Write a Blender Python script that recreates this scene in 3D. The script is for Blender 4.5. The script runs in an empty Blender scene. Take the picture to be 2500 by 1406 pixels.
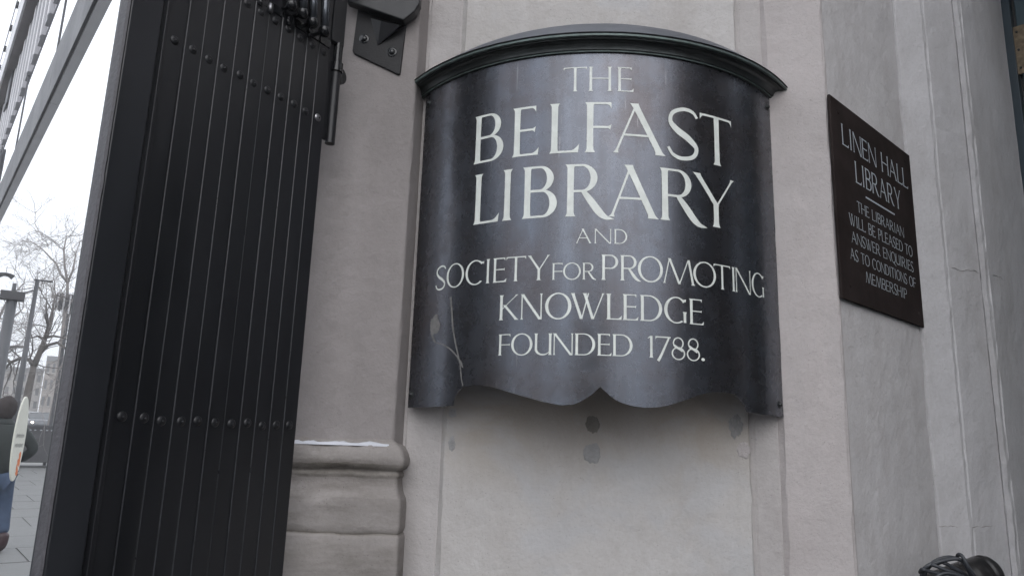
import bpy, bmesh, math, random
from mathutils import Vector, noise
random.seed(7)
S = bpy.context.scene
C = bpy.context.collection
R = math.radians
PI = math.pi

# ------------------------------------------------------------------ camera, world, sun
EYE = 1.42
FPX, PITCH, ROLL, YAW = 1794.66, 0.210394, 0.031612, -0.046927
_F = Vector((math.sin(YAW)*math.cos(PITCH), math.cos(YAW)*math.cos(PITCH), math.sin(PITCH)))
_R0 = Vector((math.cos(YAW), -math.sin(YAW), 0))
_U0 = _R0.cross(_F)
_R = _R0*math.cos(ROLL) + _U0*math.sin(ROLL)
_U = _U0*math.cos(ROLL) - _R0*math.sin(ROLL)
cam_d = bpy.data.cameras.new('camera')
cam = bpy.data.objects.new('camera', cam_d); C.objects.link(cam)
from mathutils import Matrix
cam.matrix_world = Matrix(((_R.x, _U.x, -_F.x, 0), (_R.y, _U.y, -_F.y, 0), (_R.z, _U.z, -_F.z, EYE), (0, 0, 0, 1)))
cam_d.sensor_width = 36; cam_d.lens = FPX/2500*36
cam_d.clip_start = 0.02; cam_d.clip_end = 1500
S.camera = cam

SUN_EL, SUN_AZ = R(33), R(172)      # the veiled sun stands high behind the camera
w = bpy.data.worlds.new("World"); S.world = w; w.use_nodes = True
nt = w.node_tree; nt.nodes.clear()
sky = nt.nodes.new('ShaderNodeTexSky'); sky.sky_type = 'NISHITA'; sky.sun_disc = False
sky.sun_elevation = SUN_EL; sky.sun_rotation = SUN_AZ
sky.air_density = 1.0; sky.dust_density = 5.0; sky.ozone_density = 1.0
hs = nt.nodes.new('ShaderNodeHueSaturation'); hs.inputs['Saturation'].default_value = 0.22
hs.inputs['Value'].default_value = 1.0
mixc = nt.nodes.new('ShaderNodeMix'); mixc.data_type = 'RGBA'
mixc.inputs[7].default_value = (13.5, 14.1, 15.3, 1)       # the even cloud layer over the clear sky
tc = nt.nodes.new('ShaderNodeTexCoord')
nz = nt.nodes.new('ShaderNodeTexNoise'); nz.inputs['Scale'].default_value = 2.2; nz.inputs['Detail'].default_value = 5
mr = nt.nodes.new('ShaderNodeMapRange'); mr.inputs[1].default_value = .3; mr.inputs[2].default_value = .7
mr.inputs[3].default_value = .72; mr.inputs[4].default_value = .95
bg = nt.nodes.new('ShaderNodeBackground'); bg.inputs['Strength'].default_value = 0.10
out = nt.nodes.new('ShaderNodeOutputWorld')
nt.links.new(tc.outputs['Generated'], nz.inputs['Vector'])
nt.links.new(nz.outputs['Fac'], mr.inputs[0]); nt.links.new(mr.outputs[0], mixc.inputs[0])
nt.links.new(sky.outputs[0], hs.inputs['Color']); nt.links.new(hs.outputs[0], mixc.inputs[6])
nt.links.new(mixc.outputs[2], bg.inputs['Color']); nt.links.new(bg.outputs[0], out.inputs[0])
sl = bpy.data.lights.new('sun', 'SUN'); sl.energy = 0.8; sl.angle = R(60); sl.color = (1, .965, .93)
so = bpy.data.objects.new('sun', sl); C.objects.link(so)
sd = Vector((math.sin(SUN_AZ)*math.cos(SUN_EL), math.cos(SUN_AZ)*math.cos(SUN_EL), math.sin(SUN_EL)))
so.rotation_euler = (-sd).to_track_quat('-Z', 'Y').to_euler(); so.location = (-6, -8, 14)
vs = S.view_settings; vs.view_transform = 'Standard'; vs.look = 'None'; vs.exposure = 0.46; vs.gamma = 1; vs.use_curve_mapping = False
S.cycles.use_denoising = True
S.cycles.max_bounces = 6

# ------------------------------------------------------------------ measuring helpers (a direction of view met with a real surface)
def ray(px, py):
    return _F + _R*((px-1250)/FPX) - _U*((py-703)/FPX)
def onY(px, py, Y):
    d = ray(px, py); t = Y/d.y
    return Vector((d.x*t, Y, EYE + d.z*t))
def onplane(px, py, p0, n):
    d = ray(px, py); o = Vector((0, 0, EYE)); t = (Vector(p0)-o).dot(n)/d.dot(n)
    return o + d*t
XC, YC, RC = 0.105382, 1.845408, 0.488433        # the bowed plaque: axis and radius
def oncyl(px, py, r=RC):
    d = ray(px, py); a = d.x*d.x+d.y*d.y; b = -(d.x*XC+d.y*YC); c = XC*XC+YC*YC-r*r
    D = max(0, b*b-a*c); t = (-b-math.sqrt(D))/a
    return Vector((d.x*t, d.y*t, EYE+d.z*t))
def cylang(p): return math.atan2(p.x-XC, YC-p.y)
def cyl(ang, z, r=RC): return Vector((XC+r*math.sin(ang), YC-r*math.cos(ang), z))

# ------------------------------------------------------------------ materials
def nodes(name):
    m = bpy.data.materials.new(name); m.use_nodes = True
    n = m.node_tree; b = n.nodes['Principled BSDF']
    return m, n, b
def mat(name, col, rough=.6, metal=0, var=.12, scale=8, bump=0, bscale=200, rvar=0, spec=.5, stretch=(1, 1, 1), coat=0, ior=1.5, emit=None, estr=0):
    m, n, b = nodes(name)
    b.inputs['Metallic'].default_value = metal
    b.inputs['Specular IOR Level'].default_value = spec
    b.inputs['IOR'].default_value = ior
    b.inputs['Coat Weight'].default_value = coat
    tc = n.nodes.new('ShaderNodeTexCoord'); mp = n.nodes.new('ShaderNodeMapping'); mp.inputs['Scale'].default_value = stretch
    n.links.new(tc.outputs['Object'], mp.inputs[0])
    t = n.nodes.new('ShaderNodeTexNoise'); t.inputs['Scale'].default_value = scale; t.inputs['Detail'].default_value = 6
    t.inputs['Roughness'].default_value = .6
    n.links.new(mp.outputs[0], t.inputs['Vector'])
    r = n.nodes.new('ShaderNodeMapRange'); r.inputs[1].default_value = .25; r.inputs[2].default_value = .75
    r.inputs[3].default_value = 1-var; r.inputs[4].default_value = 1+var
    n.links.new(t.outputs['Fac'], r.inputs[0])
    mx = n.nodes.new('ShaderNodeVectorMath'); mx.operation = 'SCALE'; mx.inputs[0].default_value = col
    n.links.new(r.outputs[0], mx.inputs['Scale']); n.links.new(mx.outputs[0], b.inputs['Base Color'])
    if rvar:
        r2 = n.nodes.new('ShaderNodeMapRange'); r2.inputs[1].default_value = .3; r2.inputs[2].default_value = .7
        r2.inputs[3].default_value = rough-rvar; r2.inputs[4].default_value = rough+rvar
        n.links.new(t.outputs['Fac'], r2.inputs[0]); n.links.new(r2.outputs[0], b.inputs['Roughness'])
    else: b.inputs['Roughness'].default_value = rough
    if bump:
        t2 = n.nodes.new('ShaderNodeTexNoise'); t2.inputs['Scale'].default_value = bscale; t2.inputs['Detail'].default_value = 4
        n.links.new(tc.outputs['Object'], t2.inputs['Vector'])
        bp = n.nodes.new('ShaderNodeBump'); bp.inputs['Strength'].default_value = bump; bp.inputs['Distance'].default_value = .002
        n.links.new(t2.outputs['Fac'], bp.inputs['Height']); n.links.new(bp.outputs[0], b.inputs['Normal'])
    if emit:
        b.inputs['Emission Color'].default_value = (*emit, 1); b.inputs['Emission Strength'].default_value = estr
    return m

def stucco(name, col, tint, dark, bump=.5, fine=170, layered=False, darkamt=.35, shade_stain=False):
    """painted render: broad tone drift, warm and cool patches, small dark pits and chips"""
    m, n, b = nodes(name); L = n.links.new
    b.inputs['Roughness'].default_value = .88; b.inputs['Specular IOR Level'].default_value = .25
    tc = n.nodes.new('ShaderNodeTexCoord')
    mp = n.nodes.new('ShaderNodeMapping'); mp.inputs['Scale'].default_value = (1, 1, .14 if layered else .45)
    if layered: mp.inputs['Scale'].default_value = (.35, .35, 1.6)
    L(tc.outputs['Object'], mp.inputs[0])
    def noi(scale, det=6, ro=.6, vec=None, dist=0):
        t = n.nodes.new('ShaderNodeTexNoise'); t.inputs['Scale'].default_value = scale; t.inputs['Detail'].default_value = det
        t.inputs['Roughness'].default_value = ro; t.inputs['Distortion'].default_value = dist
        L((vec or mp.outputs[0]), t.inputs['Vector']); return t.outputs['Fac']
    def rng(s, a, bb, c=0, d=1):
        r = n.nodes.new('ShaderNodeMapRange'); r.inputs[1].default_value = a; r.inputs[2].default_value = bb
        r.inputs[3].default_value = c; r.inputs[4].default_value = d; L(s, r.inputs[0]); return r.outputs[0]
    def mix(f, a, bb):
        x = n.nodes.new('ShaderNodeMix'); x.data_type = 'RGBA'
        L(f, x.inputs[0])
        for k, v in ((6, a), (7, bb)):
            if isinstance(v, tuple): x.inputs[k].default_value = (*v, 1)
            else: L(v, x.inputs[k])
        return x.outputs[2]
    c = mix(rng(noi(4.5, 7, .62, dist=.4), .35, .65), col, tint)
    c = mix(rng(noi(11, 8, .7), .46, .74, 0, darkamt*1.3), c, dark)
    c = mix(rng(noi(70, 5, .7, tc.outputs['Object']), .60, .80, 0, .35), c, dark)
    c = mix(rng(noi(38, 6, .6), .62, .7, 0, .22), c, tuple(min(1, x*1.25) for x in col))
    c = mix(rng(noi(125, 3, .5, tc.outputs['Object']), .35, .65, 0, .16), c, dark)
    c = mix(rng(noi(2.1, 5, .6, tc.outputs['Object'], .5), .45, .7, 0, .5), c, tuple(x*1.09 for x in col))
    spk = rng(noi(330, 2, .5, tc.outputs['Object']), .69, .74, 0, .55)
    c = mix(spk, c, tuple(x*.35 for x in dark))
    if shade_stain:      # brown shade and grime under the plaque, painted into the colour, and cooler scrubbed patches lower down
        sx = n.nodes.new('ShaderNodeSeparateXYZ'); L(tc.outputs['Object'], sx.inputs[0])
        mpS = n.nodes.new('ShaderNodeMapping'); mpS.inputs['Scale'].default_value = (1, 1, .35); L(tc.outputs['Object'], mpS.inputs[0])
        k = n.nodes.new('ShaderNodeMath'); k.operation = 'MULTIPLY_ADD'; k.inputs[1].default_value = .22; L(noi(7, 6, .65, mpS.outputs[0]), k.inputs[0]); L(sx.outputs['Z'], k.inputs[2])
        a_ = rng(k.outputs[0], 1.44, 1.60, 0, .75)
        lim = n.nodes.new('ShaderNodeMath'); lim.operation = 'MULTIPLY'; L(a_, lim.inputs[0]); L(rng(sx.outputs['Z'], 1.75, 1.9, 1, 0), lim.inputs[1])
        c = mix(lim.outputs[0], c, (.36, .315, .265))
        c = mix(rng(noi(5.5, 6, .6, tc.outputs['Object'], .6), .52, .64, 0, .45), c, (.455, .46, .478))
    L(c, b.inputs['Base Color'])
    f1 = noi(fine, 5, .62, tc.outputs['Object']); f2 = noi(22, 6, .6, tc.outputs['Object']); f3 = noi(7, 4, .5, tc.outputs['Object'])
    bp = n.nodes.new('ShaderNodeBump'); bp.inputs['Strength'].default_value = bump; bp.inputs['Distance'].default_value = .0018
    L(f1, bp.inputs['Height'])
    bp2 = n.nodes.new('ShaderNodeBump'); bp2.inputs['Strength'].default_value = .7; bp2.inputs['Distance'].default_value = .006
    L(f2, bp2.inputs['Height']); L(bp.outputs[0], bp2.inputs['Normal'])
    bp3 = n.nodes.new('ShaderNodeBump'); bp3.inputs['Strength'].default_value = .35; bp3.inputs['Distance'].default_value = .02
    L(f3, bp3.inputs['Height']); L(bp2.outputs[0], bp3.inputs['Normal'])
    L(bp3.outputs[0], b.inputs['Normal'])
    return m

M = {}
M['panel'] = stucco('painted_render', (.51, .494, .486), (.475, .455, .44), (.33, .295, .27), .45, shade_stain=True)
M['pil'] = stucco('painted_render_warm', (.485, .446, .438), (.44, .412, .408), (.34, .31, .30), .6)
M['strip'] = stucco('painted_render_strip', (.465, .442, .435), (.42, .395, .385), (.30, .27, .26), .6)
M['jamb'] = stucco('painted_render_jamb', (.55, .54, .55), (.51, .50, .505), (.34, .32, .31), .5)
M['jamb2'] = stucco('painted_render_doorway', (.585, .57, .575), (.545, .53, .53), (.40, .37, .36), .5)
M['reveal'] = stucco('painted_render_reveal', (.31, .32, .325), (.28, .285, .29), (.2, .2, .2), .3)
M['stone'] = stucco('painted_stone', (.282, .258, .252), (.245, .225, .220), (.2, .185, .175), .35, 210)
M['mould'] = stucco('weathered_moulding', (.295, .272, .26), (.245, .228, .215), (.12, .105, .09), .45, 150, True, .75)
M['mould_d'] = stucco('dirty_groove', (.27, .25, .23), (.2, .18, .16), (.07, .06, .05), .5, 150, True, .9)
M['patch'] = stucco('cement_patch', (.395, .395, .40), (.34, .335, .33), (.12, .11, .1), 1.0, 120)
M['patch_d'] = stucco('dirty_patch', (.30, .28, .255), (.22, .205, .185), (.05, .04, .035), 1.2, 120)
M['snow'] = mat('snow', (.50, .51, .55), .7, var=.05, bump=.6, bscale=90)
M['black'] = mat('black_gate_paint', (.0075, .0080, .0102), .38, var=.35, scale=14, bump=.12, bscale=60, rvar=.1, stretch=(1, 1, .2))
M['edge_light'] = mat('edge_light_black', (.022, .0235, .028), .35, var=.6, scale=30, rvar=.1)  # paler black imitates light caught along the slat chamfers
M['black_gloss'] = mat('black_gloss_paint', (.010, .011, .013), .2, var=.2, scale=20, bump=.1, bscale=80, rvar=.07)
M['edge'] = mat('worn_edge', (.066, .064, .072), .55, var=.35, scale=60, bump=.7, bscale=140, rvar=.1, stretch=(1, 1, .3))
M['rod'] = mat('polished_dark_rod', (.10, .11, .125), .2, metal=.7, var=.3, scale=30, rvar=.08)
M['glare_grey'] = mat('glare_greyed_paint', (.018, .0195, .0235), .34, var=.35, scale=5, stretch=(1, 1, .3), rvar=.08)  # black paint greyed to suggest the glare over the end channel
M['plate'] = mat('dull_black_steel', (.010, .0095, .011), .5, var=.4, scale=30, bump=.3, spec=.3)
M['steel'] = mat('worn_steel', (.30, .30, .31), .35, metal=1, var=.3, scale=40)
M['brass'] = mat('tarnished_brass', (.17, .13, .085), .55, metal=.5, var=.6, scale=55, bump=.4)
M['teal'] = mat('teal_paint', (.022, .05, .066), .45, var=.35, scale=16, stretch=(1, 1, .2), bump=.2)
M['teal_d'] = mat('teal_paint_dark', (.016, .032, .045), .5, var=.3, scale=16, stretch=(1, 1, .2))
M['letter'] = mat('cream_inlay', (.70, .73, .69), .5, var=.15, scale=34, bump=.1, bscale=90)
M['letter2'] = mat('grey_inlay', (.46, .50, .54), .5, var=.08, scale=40)
M['flatplq'] = mat('brown_lacquered_metal', (.030, .0235, .0225), .7, var=.35, scale=9, rvar=.08, bump=.15, bscale=90, spec=.0)
M['rubber'] = mat('grey_cable_rubber', (.035, .038, .045), .42, var=.15)
M['lampbody'] = mat('black_metal_housing', (.012, .011, .011), .3, var=.3, rvar=.08, bump=.2)

def plaque_metal():
    m, n, b = nodes('dark_bronze_sheet'); L = n.links.new
    b.inputs['Metallic'].default_value = .86
    tc = n.nodes.new('ShaderNodeTexCoord')
    mp = n.nodes.new('ShaderNodeMapping'); mp.inputs['Scale'].default_value = (1, 1, .1); L(tc.outputs['Object'], mp.inputs[0])
    def noi(scale, det, vec, ro=.6):
        t = n.nodes.new('ShaderNodeTexNoise'); t.inputs['Scale'].default_value = scale; t.inputs['Detail'].default_value = det
        t.inputs['Roughness'].default_value = ro; L(vec, t.inputs['Vector']); return t.outputs['Fac']
    def rng(s, a, bb, c, d):
        r = n.nodes.new('ShaderNodeMapRange'); r.inputs[1].default_value = a; r.inputs[2].default_value = bb
        r.inputs[3].default_value = c; r.inputs[4].default_value = d; L(s, r.inputs[0]); return r.outputs[0]
    def mix(f, a, bb):
        x = n.nodes.new('ShaderNodeMix'); x.data_type = 'RGBA'; L(f, x.inputs[0])
        for k, v in ((6, a), (7, bb)):
            if isinstance(v, tuple): x.inputs[k].default_value = (*v, 1)
            else: L(v, x.inputs[k])
        return x.outputs[2]
    c = mix(rng(noi(18, 5, mp.outputs[0]), .3, .7, 0, 1), (.092, .092, .102), (.132, .145, .172))
    c = mix(rng(noi(5, 6, tc.outputs['Object']), .5, .75, 0, .7), c, (.098, .080, .078))
    c = mix(rng(noi(120, 3, tc.outputs['Object']), .73, .80, 0, .5), c, (.18, .18, .18))
    c = mix(rng(noi(14, 8, tc.outputs['Object'], .75), .60, .74, 0, .4), c, (.14, .146, .158))
    c = mix(rng(noi(7, 9, tc.outputs['Object'], .72), .50, .68, 0, .5), c, (.078, .066, .064))
    mp2 = n.nodes.new('ShaderNodeMapping'); mp2.inputs['Scale'].default_value = (1, 1, .045); mp2.inputs['Rotation'].default_value = (.06, .05, 0); L(tc.outputs['Object'], mp2.inputs[0])
    c = mix(rng(noi(210, 2, mp2.outputs[0]), .70, .76, 0, .5), c, (.26, .26, .27))
    L(c, b.inputs['Base Color'])
    L(rng(noi(26, 8, tc.outputs['Object'], .7), .3, .7, .21, .33), b.inputs['Roughness'])
    bp = n.nodes.new('ShaderNodeBump'); bp.inputs['Strength'].default_value = .12; bp.inputs['Distance'].default_value = .001
    L(noi(60, 5, mp.outputs[0]), bp.inputs['Height']); L(bp.outputs[0], b.inputs['Normal'])
    return m
M['plaque'] = plaque_metal()
M['cornice'] = mat('green_brown_bronze', (.060, .066, .066), .38, metal=.7, var=.4, scale=24, rvar=.1, bump=.25, bscale=90)
M['lit_cap'] = mat('sky_lit_bronze', (.115, .122, .138), .5, metal=.3, var=.2, scale=14, bump=.2, bscale=60)  # cornice top coloured paler, imitating light from the sky
M['verd'] = mat('verdigris_edge', (.10, .13, .125), .5, metal=.4, var=.4, scale=60)
M['mark'] = mat('dried_splash', (.20, .195, .19), .6, metal=.3, var=.3, scale=90)

# ------------------------------------------------------------------ building helpers
def tag(o, label=None, cat=None, group=None, kind=None):
    if label: o['label'] = label
    if cat: o['category'] = cat
    if group: o['group'] = group
    if kind: o['kind'] = kind
    return o
def empty(name, loc, label=None, cat=None, group=None, kind=None):
    o = bpy.data.objects.new(name, None); C.objects.link(o); o.location = loc; o.empty_display_size = .1
    return tag(o, label, cat, group, kind)
def wloc(o):
    v = Vector((0, 0, 0))
    while o: v += o.location; o = o.parent
    return v
class MB:
    def __init__(s): s.v = []; s.f = []; s.m = []; s.k = 0
    def add(s, vs, fs):
        b = len(s.v); s.v += [Vector(x) for x in vs]
        for f in fs: s.f.append([b+i for i in f]); s.m.append(s.k)
    def box(s, c, sx, sy, sz, ax=None):
        """centre, full sizes, ax = (x axis, y axis, z axis)"""
        ax = ax or (Vector((1, 0, 0)), Vector((0, 1, 0)), Vector((0, 0, 1)))
        c = Vector(c); vs = []
        for k in (-1, 1):
            for j in (-1, 1):
                for i in (-1, 1): vs.append(c+ax[0]*i*sx/2+ax[1]*j*sy/2+ax[2]*k*sz/2)
        s.add(vs, [(0, 2, 3, 1), (4, 5, 7, 6), (0, 1, 5, 4), (2, 6, 7, 3), (0, 4, 6, 2), (1, 3, 7, 5)])
    def tube(s, pts, rad, n=10, cap=True):
        pts = [Vector(p) for p in pts]; N = len(pts)
        rs = rad if isinstance(rad, (list, tuple)) else [rad]*N
        b = len(s.v); prev = None
        for i, p in enumerate(pts):
            t = (pts[min(i+1, N-1)]-pts[max(i-1, 0)]).normalized()
            if prev is None:
                a = Vector((0, 0, 1)) if abs(t.z) < .9 else Vector((1, 0, 0))
                x = t.cross(a).normalized()
            else: x = (prev - t*prev.dot(t)).normalized()
            prev = x; y = t.cross(x)
            for k in range(n):
                a = 2*PI*k/n; s.v.append(p+(x*math.cos(a)+y*math.sin(a))*rs[i])
        for i in range(N-1):
            for k in range(n):
                s.f.append([b+i*n+k, b+i*n+(k+1) % n, b+(i+1)*n+(k+1) % n, b+(i+1)*n+k]); s.m.append(s.k)
        if cap:
            s.f.append([b+k for k in range(n)][::-1]); s.m.append(s.k)
            s.f.append([b+(N-1)*n+k for k in range(n)]); s.m.append(s.k)
    def prism(s, poly, zs):
        """poly list of Vector base, extruded by vector zs"""
        n = len(poly); zs = Vector(zs)
        vs = [Vector(p) for p in poly]+[Vector(p)+zs for p in poly]
        fs = [list(range(n))[::-1], list(range(n, 2*n))]+[(i, (i+1) % n, n+(i+1) % n, n+i) for i in range(n)]
        s.add(vs, fs)
    def sphere(s, c, r, n=12, m=8, sc=(1, 1, 1)):
        c = Vector(c); vs = [c+Vector((0, 0, r*sc[2]))]
        for j in range(1, m):
            for i in range(n):
                th = PI*j/m; ph = 2*PI*i/n
                vs.append(c+Vector((r*sc[0]*math.sin(th)*math.cos(ph), r*sc[1]*math.sin(th)*math.sin(ph), r*sc[2]*math.cos(th))))
        vs.append(c-Vector((0, 0, r*sc[2])))
        fs = [(0, 1+i, 1+(i+1) % n) for i in range(n)]
        for j in range(m-2):
            for i in range(n): fs.append((1+j*n+i, 1+(j+1)*n+i, 1+(j+1)*n+(i+1) % n, 1+j*n+(i+1) % n))
        L = len(vs)-1
        fs += [(L, 1+(m-2)*n+(i+1) % n, 1+(m-2)*n+i) for i in range(n)]
        s.add(vs, fs)
    def build(s, name, mats, parent=None, smooth=False, bevel=0, segs=2, fix=True):
        off = wloc(parent) if parent else Vector((0, 0, 0))
        me = bpy.data.meshes.new(name); me.from_pydata([tuple(v-off) for v in s.v], [], s.f)
        for mm in (mats if isinstance(mats, (list, tuple)) else [mats]): me.materials.append(mm)
        for p, k in zip(me.polygons, s.m): p.material_index = k; p.use_smooth = smooth
        if fix:
            bm = bmesh.new(); bm.from_mesh(me); bmesh.ops.recalc_face_normals(bm, faces=bm.faces); bm.to_mesh(me); bm.free()
        o = bpy.data.objects.new(name, me); C.objects.link(o); o.parent = parent
        if bevel:
            md = o.modifiers.new('bevel', 'BEVEL'); md.width = bevel; md.segments = segs; md.limit_method = 'ANGLE'; md.angle_limit = R(35)
        return o
def rep(src, parent, loc):
    o = src.copy(); C.objects.link(o); o.parent = parent; o.location = loc; return o

def V2(az, Y):   # plan point seen at a given azimuth, Y metres into the wall
    return Vector((math.tan(az)*Y, Y, 0))
def azpx(px, py):
    d = ray(px, py); return math.atan2(d.x, d.y)

# ------------------------------------------------------------------ setting: ground
SAZ = R(-41.7); SD = Vector((math.sin(SAZ), math.cos(SAZ), 0)); SN = Vector((math.cos(SAZ), -math.sin(SAZ), 0))
def gz(s): return .025*max(0, min(s, 130)-14)
def st(s, l, z=0): return SD*s+SN*l+Vector((0, 0, z+gz(s)))
M['ground'] = mat('ground', (.20, .20, .195), .9, var=.15, scale=1.5)
M['road'] = mat('asphalt', (.055, .055, .058), .85, var=.2, scale=3, bump=.4, bscale=120)
M['slab'] = mat('paving_stone', (.145, .147, .145), .7, var=.14, scale=5, bump=.3, bscale=90, rvar=.12)
g = MB()
ss = [-190, -60, -20, 14, 22, 40, 70, 130, 190]
for i in range(len(ss)-1):
    g.add([st(ss[i], -190, -.03), st(ss[i], 190, -.03), st(ss[i+1], 190, -.03), st(ss[i+1], -190, -.03)], [(0, 1, 2, 3)])
tag(g.build('ground', M['ground']), kind='structure')
g = MB()
rs = [-60, 14, 40, 130, 185]
for i in range(len(rs)-1):
    g.add([st(rs[i], -14, -.024), st(rs[i], -4.6, -.024), st(rs[i+1], -4.6, -.024), st(rs[i+1], -14, -.024)], [(0, 1, 2, 3)])
g.add([st(58, -3, -.018), st(58, 60, -.018), st(74, 60, -.018), st(74, -3, -.018)], [(0, 1, 2, 3)])
tag(g.build('road', M['road']), kind='structure')
pv = empty('pavement', (0, 0, 0), kind='structure')
g = MB(); g.add([st(-12, -4.4, -.012), st(-12, 9, -.012), st(14, 9, -.012), st(14, -4.4, -.012), st(28, -4.4, -.012), st(28, 9, -.012)], [(0, 1, 2, 3), (3, 2, 5, 4)])
g.build('bedding', M['road'], pv)
g = MB()
for a, b in ((-12, 14), (14, 28)):
    g.prism([st(a, -4.6, -.1), st(b, -4.6, -.1), st(b, -4.42, -.1), st(a, -4.42, -.1)], (0, 0, .11))
g.build('kerb', M['slab'], pv)
sm = MB(); sm.prism([(-.582, -.442, 0), (.582, -.442, 0), (.582, .442, 0), (-.582, .442, 0)], (0, 0, .03))
slab0 = sm.build('paving_slab', M['slab'], pv, bevel=.004)
slab0.rotation_euler = (0, 0, -SAZ+PI/2)
first = True
for i in range(0, 22):
    for j in range(-3, 8):
        s_ = 1.0+i*1.2; l_ = j*.9+(.45 if i % 2 else 0)
        # nothing is laid inside the building
        p = st(s_, l_, -.03+random.uniform(-.0015, .0015))
        if s_ < 3.2 and l_ > -.6: continue
        rot = (0, 0, PI/2-SAZ) if s_ < 13.8 else (0, -math.atan(.025), PI/2-SAZ)
        if first: o = slab0; first = False
        else: o = slab0.copy(); C.objects.link(o); o.parent = pv
        o.location = p; o.rotation_mode = 'ZYX' if False else 'XYZ'; o.rotation_euler = rot

# ------------------------------------------------------------------ the library building
YS, YP, YL = 1.556, 1.546, 1.528      # splay: recessed strips, panel and pilaster, wall beside the gate
lib = empty('library_building', (0, 0, 0), 'pale grey painted classical library entrance wall behind the bowed plaque', 'building')

def wall(name, pts, z0, z1, mtl, nz=60, sub=.03, amp=.0016, parent=lib, arris=.0025, smooth=True):
    """upright wall along a plan polyline, its arrises softened and uneven"""
    P = [Vector(p) for p in pts]; path = []
    for i in range(len(P)-1):
        d = (P[i+1]-P[i]); n = max(1, int(d.length/sub)); n = min(n, 40)
        L = d.length
        ts = [k/n for k in range(n)]
        if L > .02:
            ts = sorted(set([0, min(.004/L, .2)] + [t for t in ts if t*L > .008 and (1-t)*L > .008] + [1-min(.004/L, .2)]))
        for t in ts: path.append((P[i]+d*t, t == 0 and i > 0))
    path.append((P[-1], False))
    nrm = []
    for i in range(len(path)):
        a = path[max(i-1, 0)][0]; b = path[min(i+1, len(path)-1)][0]
        t = (b-a).normalized(); nrm.append(Vector((t.y, -t.x, 0)))
    s = MB(); N = len(path)
    for k in range(nz+1):
        z = z0+(z1-z0)*k/nz
        for i, (p, corner) in enumerate(path):
            q = Vector((p.x, p.y, z))
            w = noise.noise(q*9)*amp + noise.noise(q*2.3)*amp*1.2
            if corner: w += -arris*.5+noise.noise(q*32)*arris*.7+noise.noise(Vector((p.x, p.y, z*11)))*arris*.6
            s.v.append(q+nrm[i]*w)
    for k in range(nz):
        for i in range(N-1):
            b = k*N+i; s.f.append([b, b+1, b+N+1, b+N]); s.m.append(0)
    o = s.build(name, mtl, parent, smooth=False, fix=False)
    return o

az = lambda px, py=1100: azpx(px, py)
xL = V2(az(962, 1040), YL)                    # corner of the wall beside the gate
xS = V2(az(991, 1040), YS+.012)
P1 = V2(az(1077), YS); P1b = V2(az(1079), YP)
P2 = V2(az(1836), YP); P2b = V2(az(1839), YS)
P3 = V2(az(1904), YS); P3b = V2(az(1909), YP)
C0 = V2(az(2073, 1102), YP)
JD = Vector((math.sin(R(44.5)), math.cos(R(44.5)), 0)); JN = Vector((JD.y, -JD.x, 0))
def onjamb(px, py=1100):
    a = az(px, py); d = Vector((math.sin(a), math.cos(a), 0)); t = C0.dot(JN)/d.dot(JN); return d*t
J1 = onjamb(2271)
a2 = az(2352); J2 = V2(a2, J1.y+.022)
J1b = J1+JN*.004+JD*.004
J2b = V2(az(2357), J2.y+.006)
J3 = V2(az(2437), J2.y+.085)
J3b = V2(az(2441), J3.y-.008); J4 = V2(az(2455), J3.y-.002)
J4b = V2(az(2461), J4.y+.012)
a5 = az(2572); t5 = None
d5 = Vector((math.sin(a5), math.cos(a5), 0))
t5 = J4b.dot(JN)/d5.dot(JN); J5 = d5*t5
ZT = 5.6
wall('gate_side_wall', [(-.92, 1.95, 0), (-.92, YL, 0), xL, xS+Vector((0, .02, 0))], 0.05, ZT, M['stone'], nz=170)
wall('wall_strip', [xS+Vector((-.02, .012, 0)), xS, P1, P1+Vector((.02, -.001, 0))], 0, ZT, M['strip'], nz=190, amp=.0028, arris=.004)
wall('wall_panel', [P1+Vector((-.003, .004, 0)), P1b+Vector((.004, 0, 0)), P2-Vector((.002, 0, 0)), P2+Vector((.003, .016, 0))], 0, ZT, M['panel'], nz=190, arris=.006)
wall('wall_strip', [P2b+Vector((-.012, -.001, 0)), P2b+Vector((.002, 0, 0)), P3, P3+Vector((.012, -.001, 0))], 0, ZT, M['strip'], nz=120, arris=.003)
wall('pilaster', [P3+Vector((-.004, .005, 0)), P3b+Vector((.003, 0, 0)), C0, C0+JD*.02-JN*.003], 0, ZT, M['pil'], nz=190, arris=.005)
wall('door_jamb', [C0+JD*.002-JN*.0015, J1, J1-JN*.02], 0, ZT, M['jamb2'], nz=120, arris=.003)
wall('door_surround', [J1b-JN*.02, J1b, J2, J2b, J3, J3b, J4, J4b, J5, J5+JD*.02], 0, ZT, M['jamb'], nz=190, arris=.004, sub=.02)

def crack(pts, A, B, parent=lib):
    n_ = Vector(((B-A).y, -(B-A).x, 0)).normalized(); s = MB(); b = 0; q = []
    for k in range(len(pts)-1):
        for f in (0, .25, .5, .75): q.append((pts[k][0]+(pts[k+1][0]-pts[k][0])*f+random.uniform(-2, 2), pts[k][1]+(pts[k+1][1]-pts[k][1])*f+random.uniform(-2, 2)))
    P_ = [onplane(x, y, A, n_)+n_*.0004 for x, y in q]; s.tube(P_, [.0005+.0003*math.sin(k*1.7) for k in range(len(P_))], 6); s.build('crack', M['mould_d'], parent)
crack([(2325, 652), (2350, 662), (2378, 660), (2392, 668)], J2b, J3)
crack([(2425, 672), (2440, 676), (2456, 690)], J4b, J5)
crack([(2292, 1283), (2320, 1284), (2345, 1286)], J1b, J2)
crack([(2372, 1286), (2400, 1284), (2432, 1282)], J2b, J3)
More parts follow.
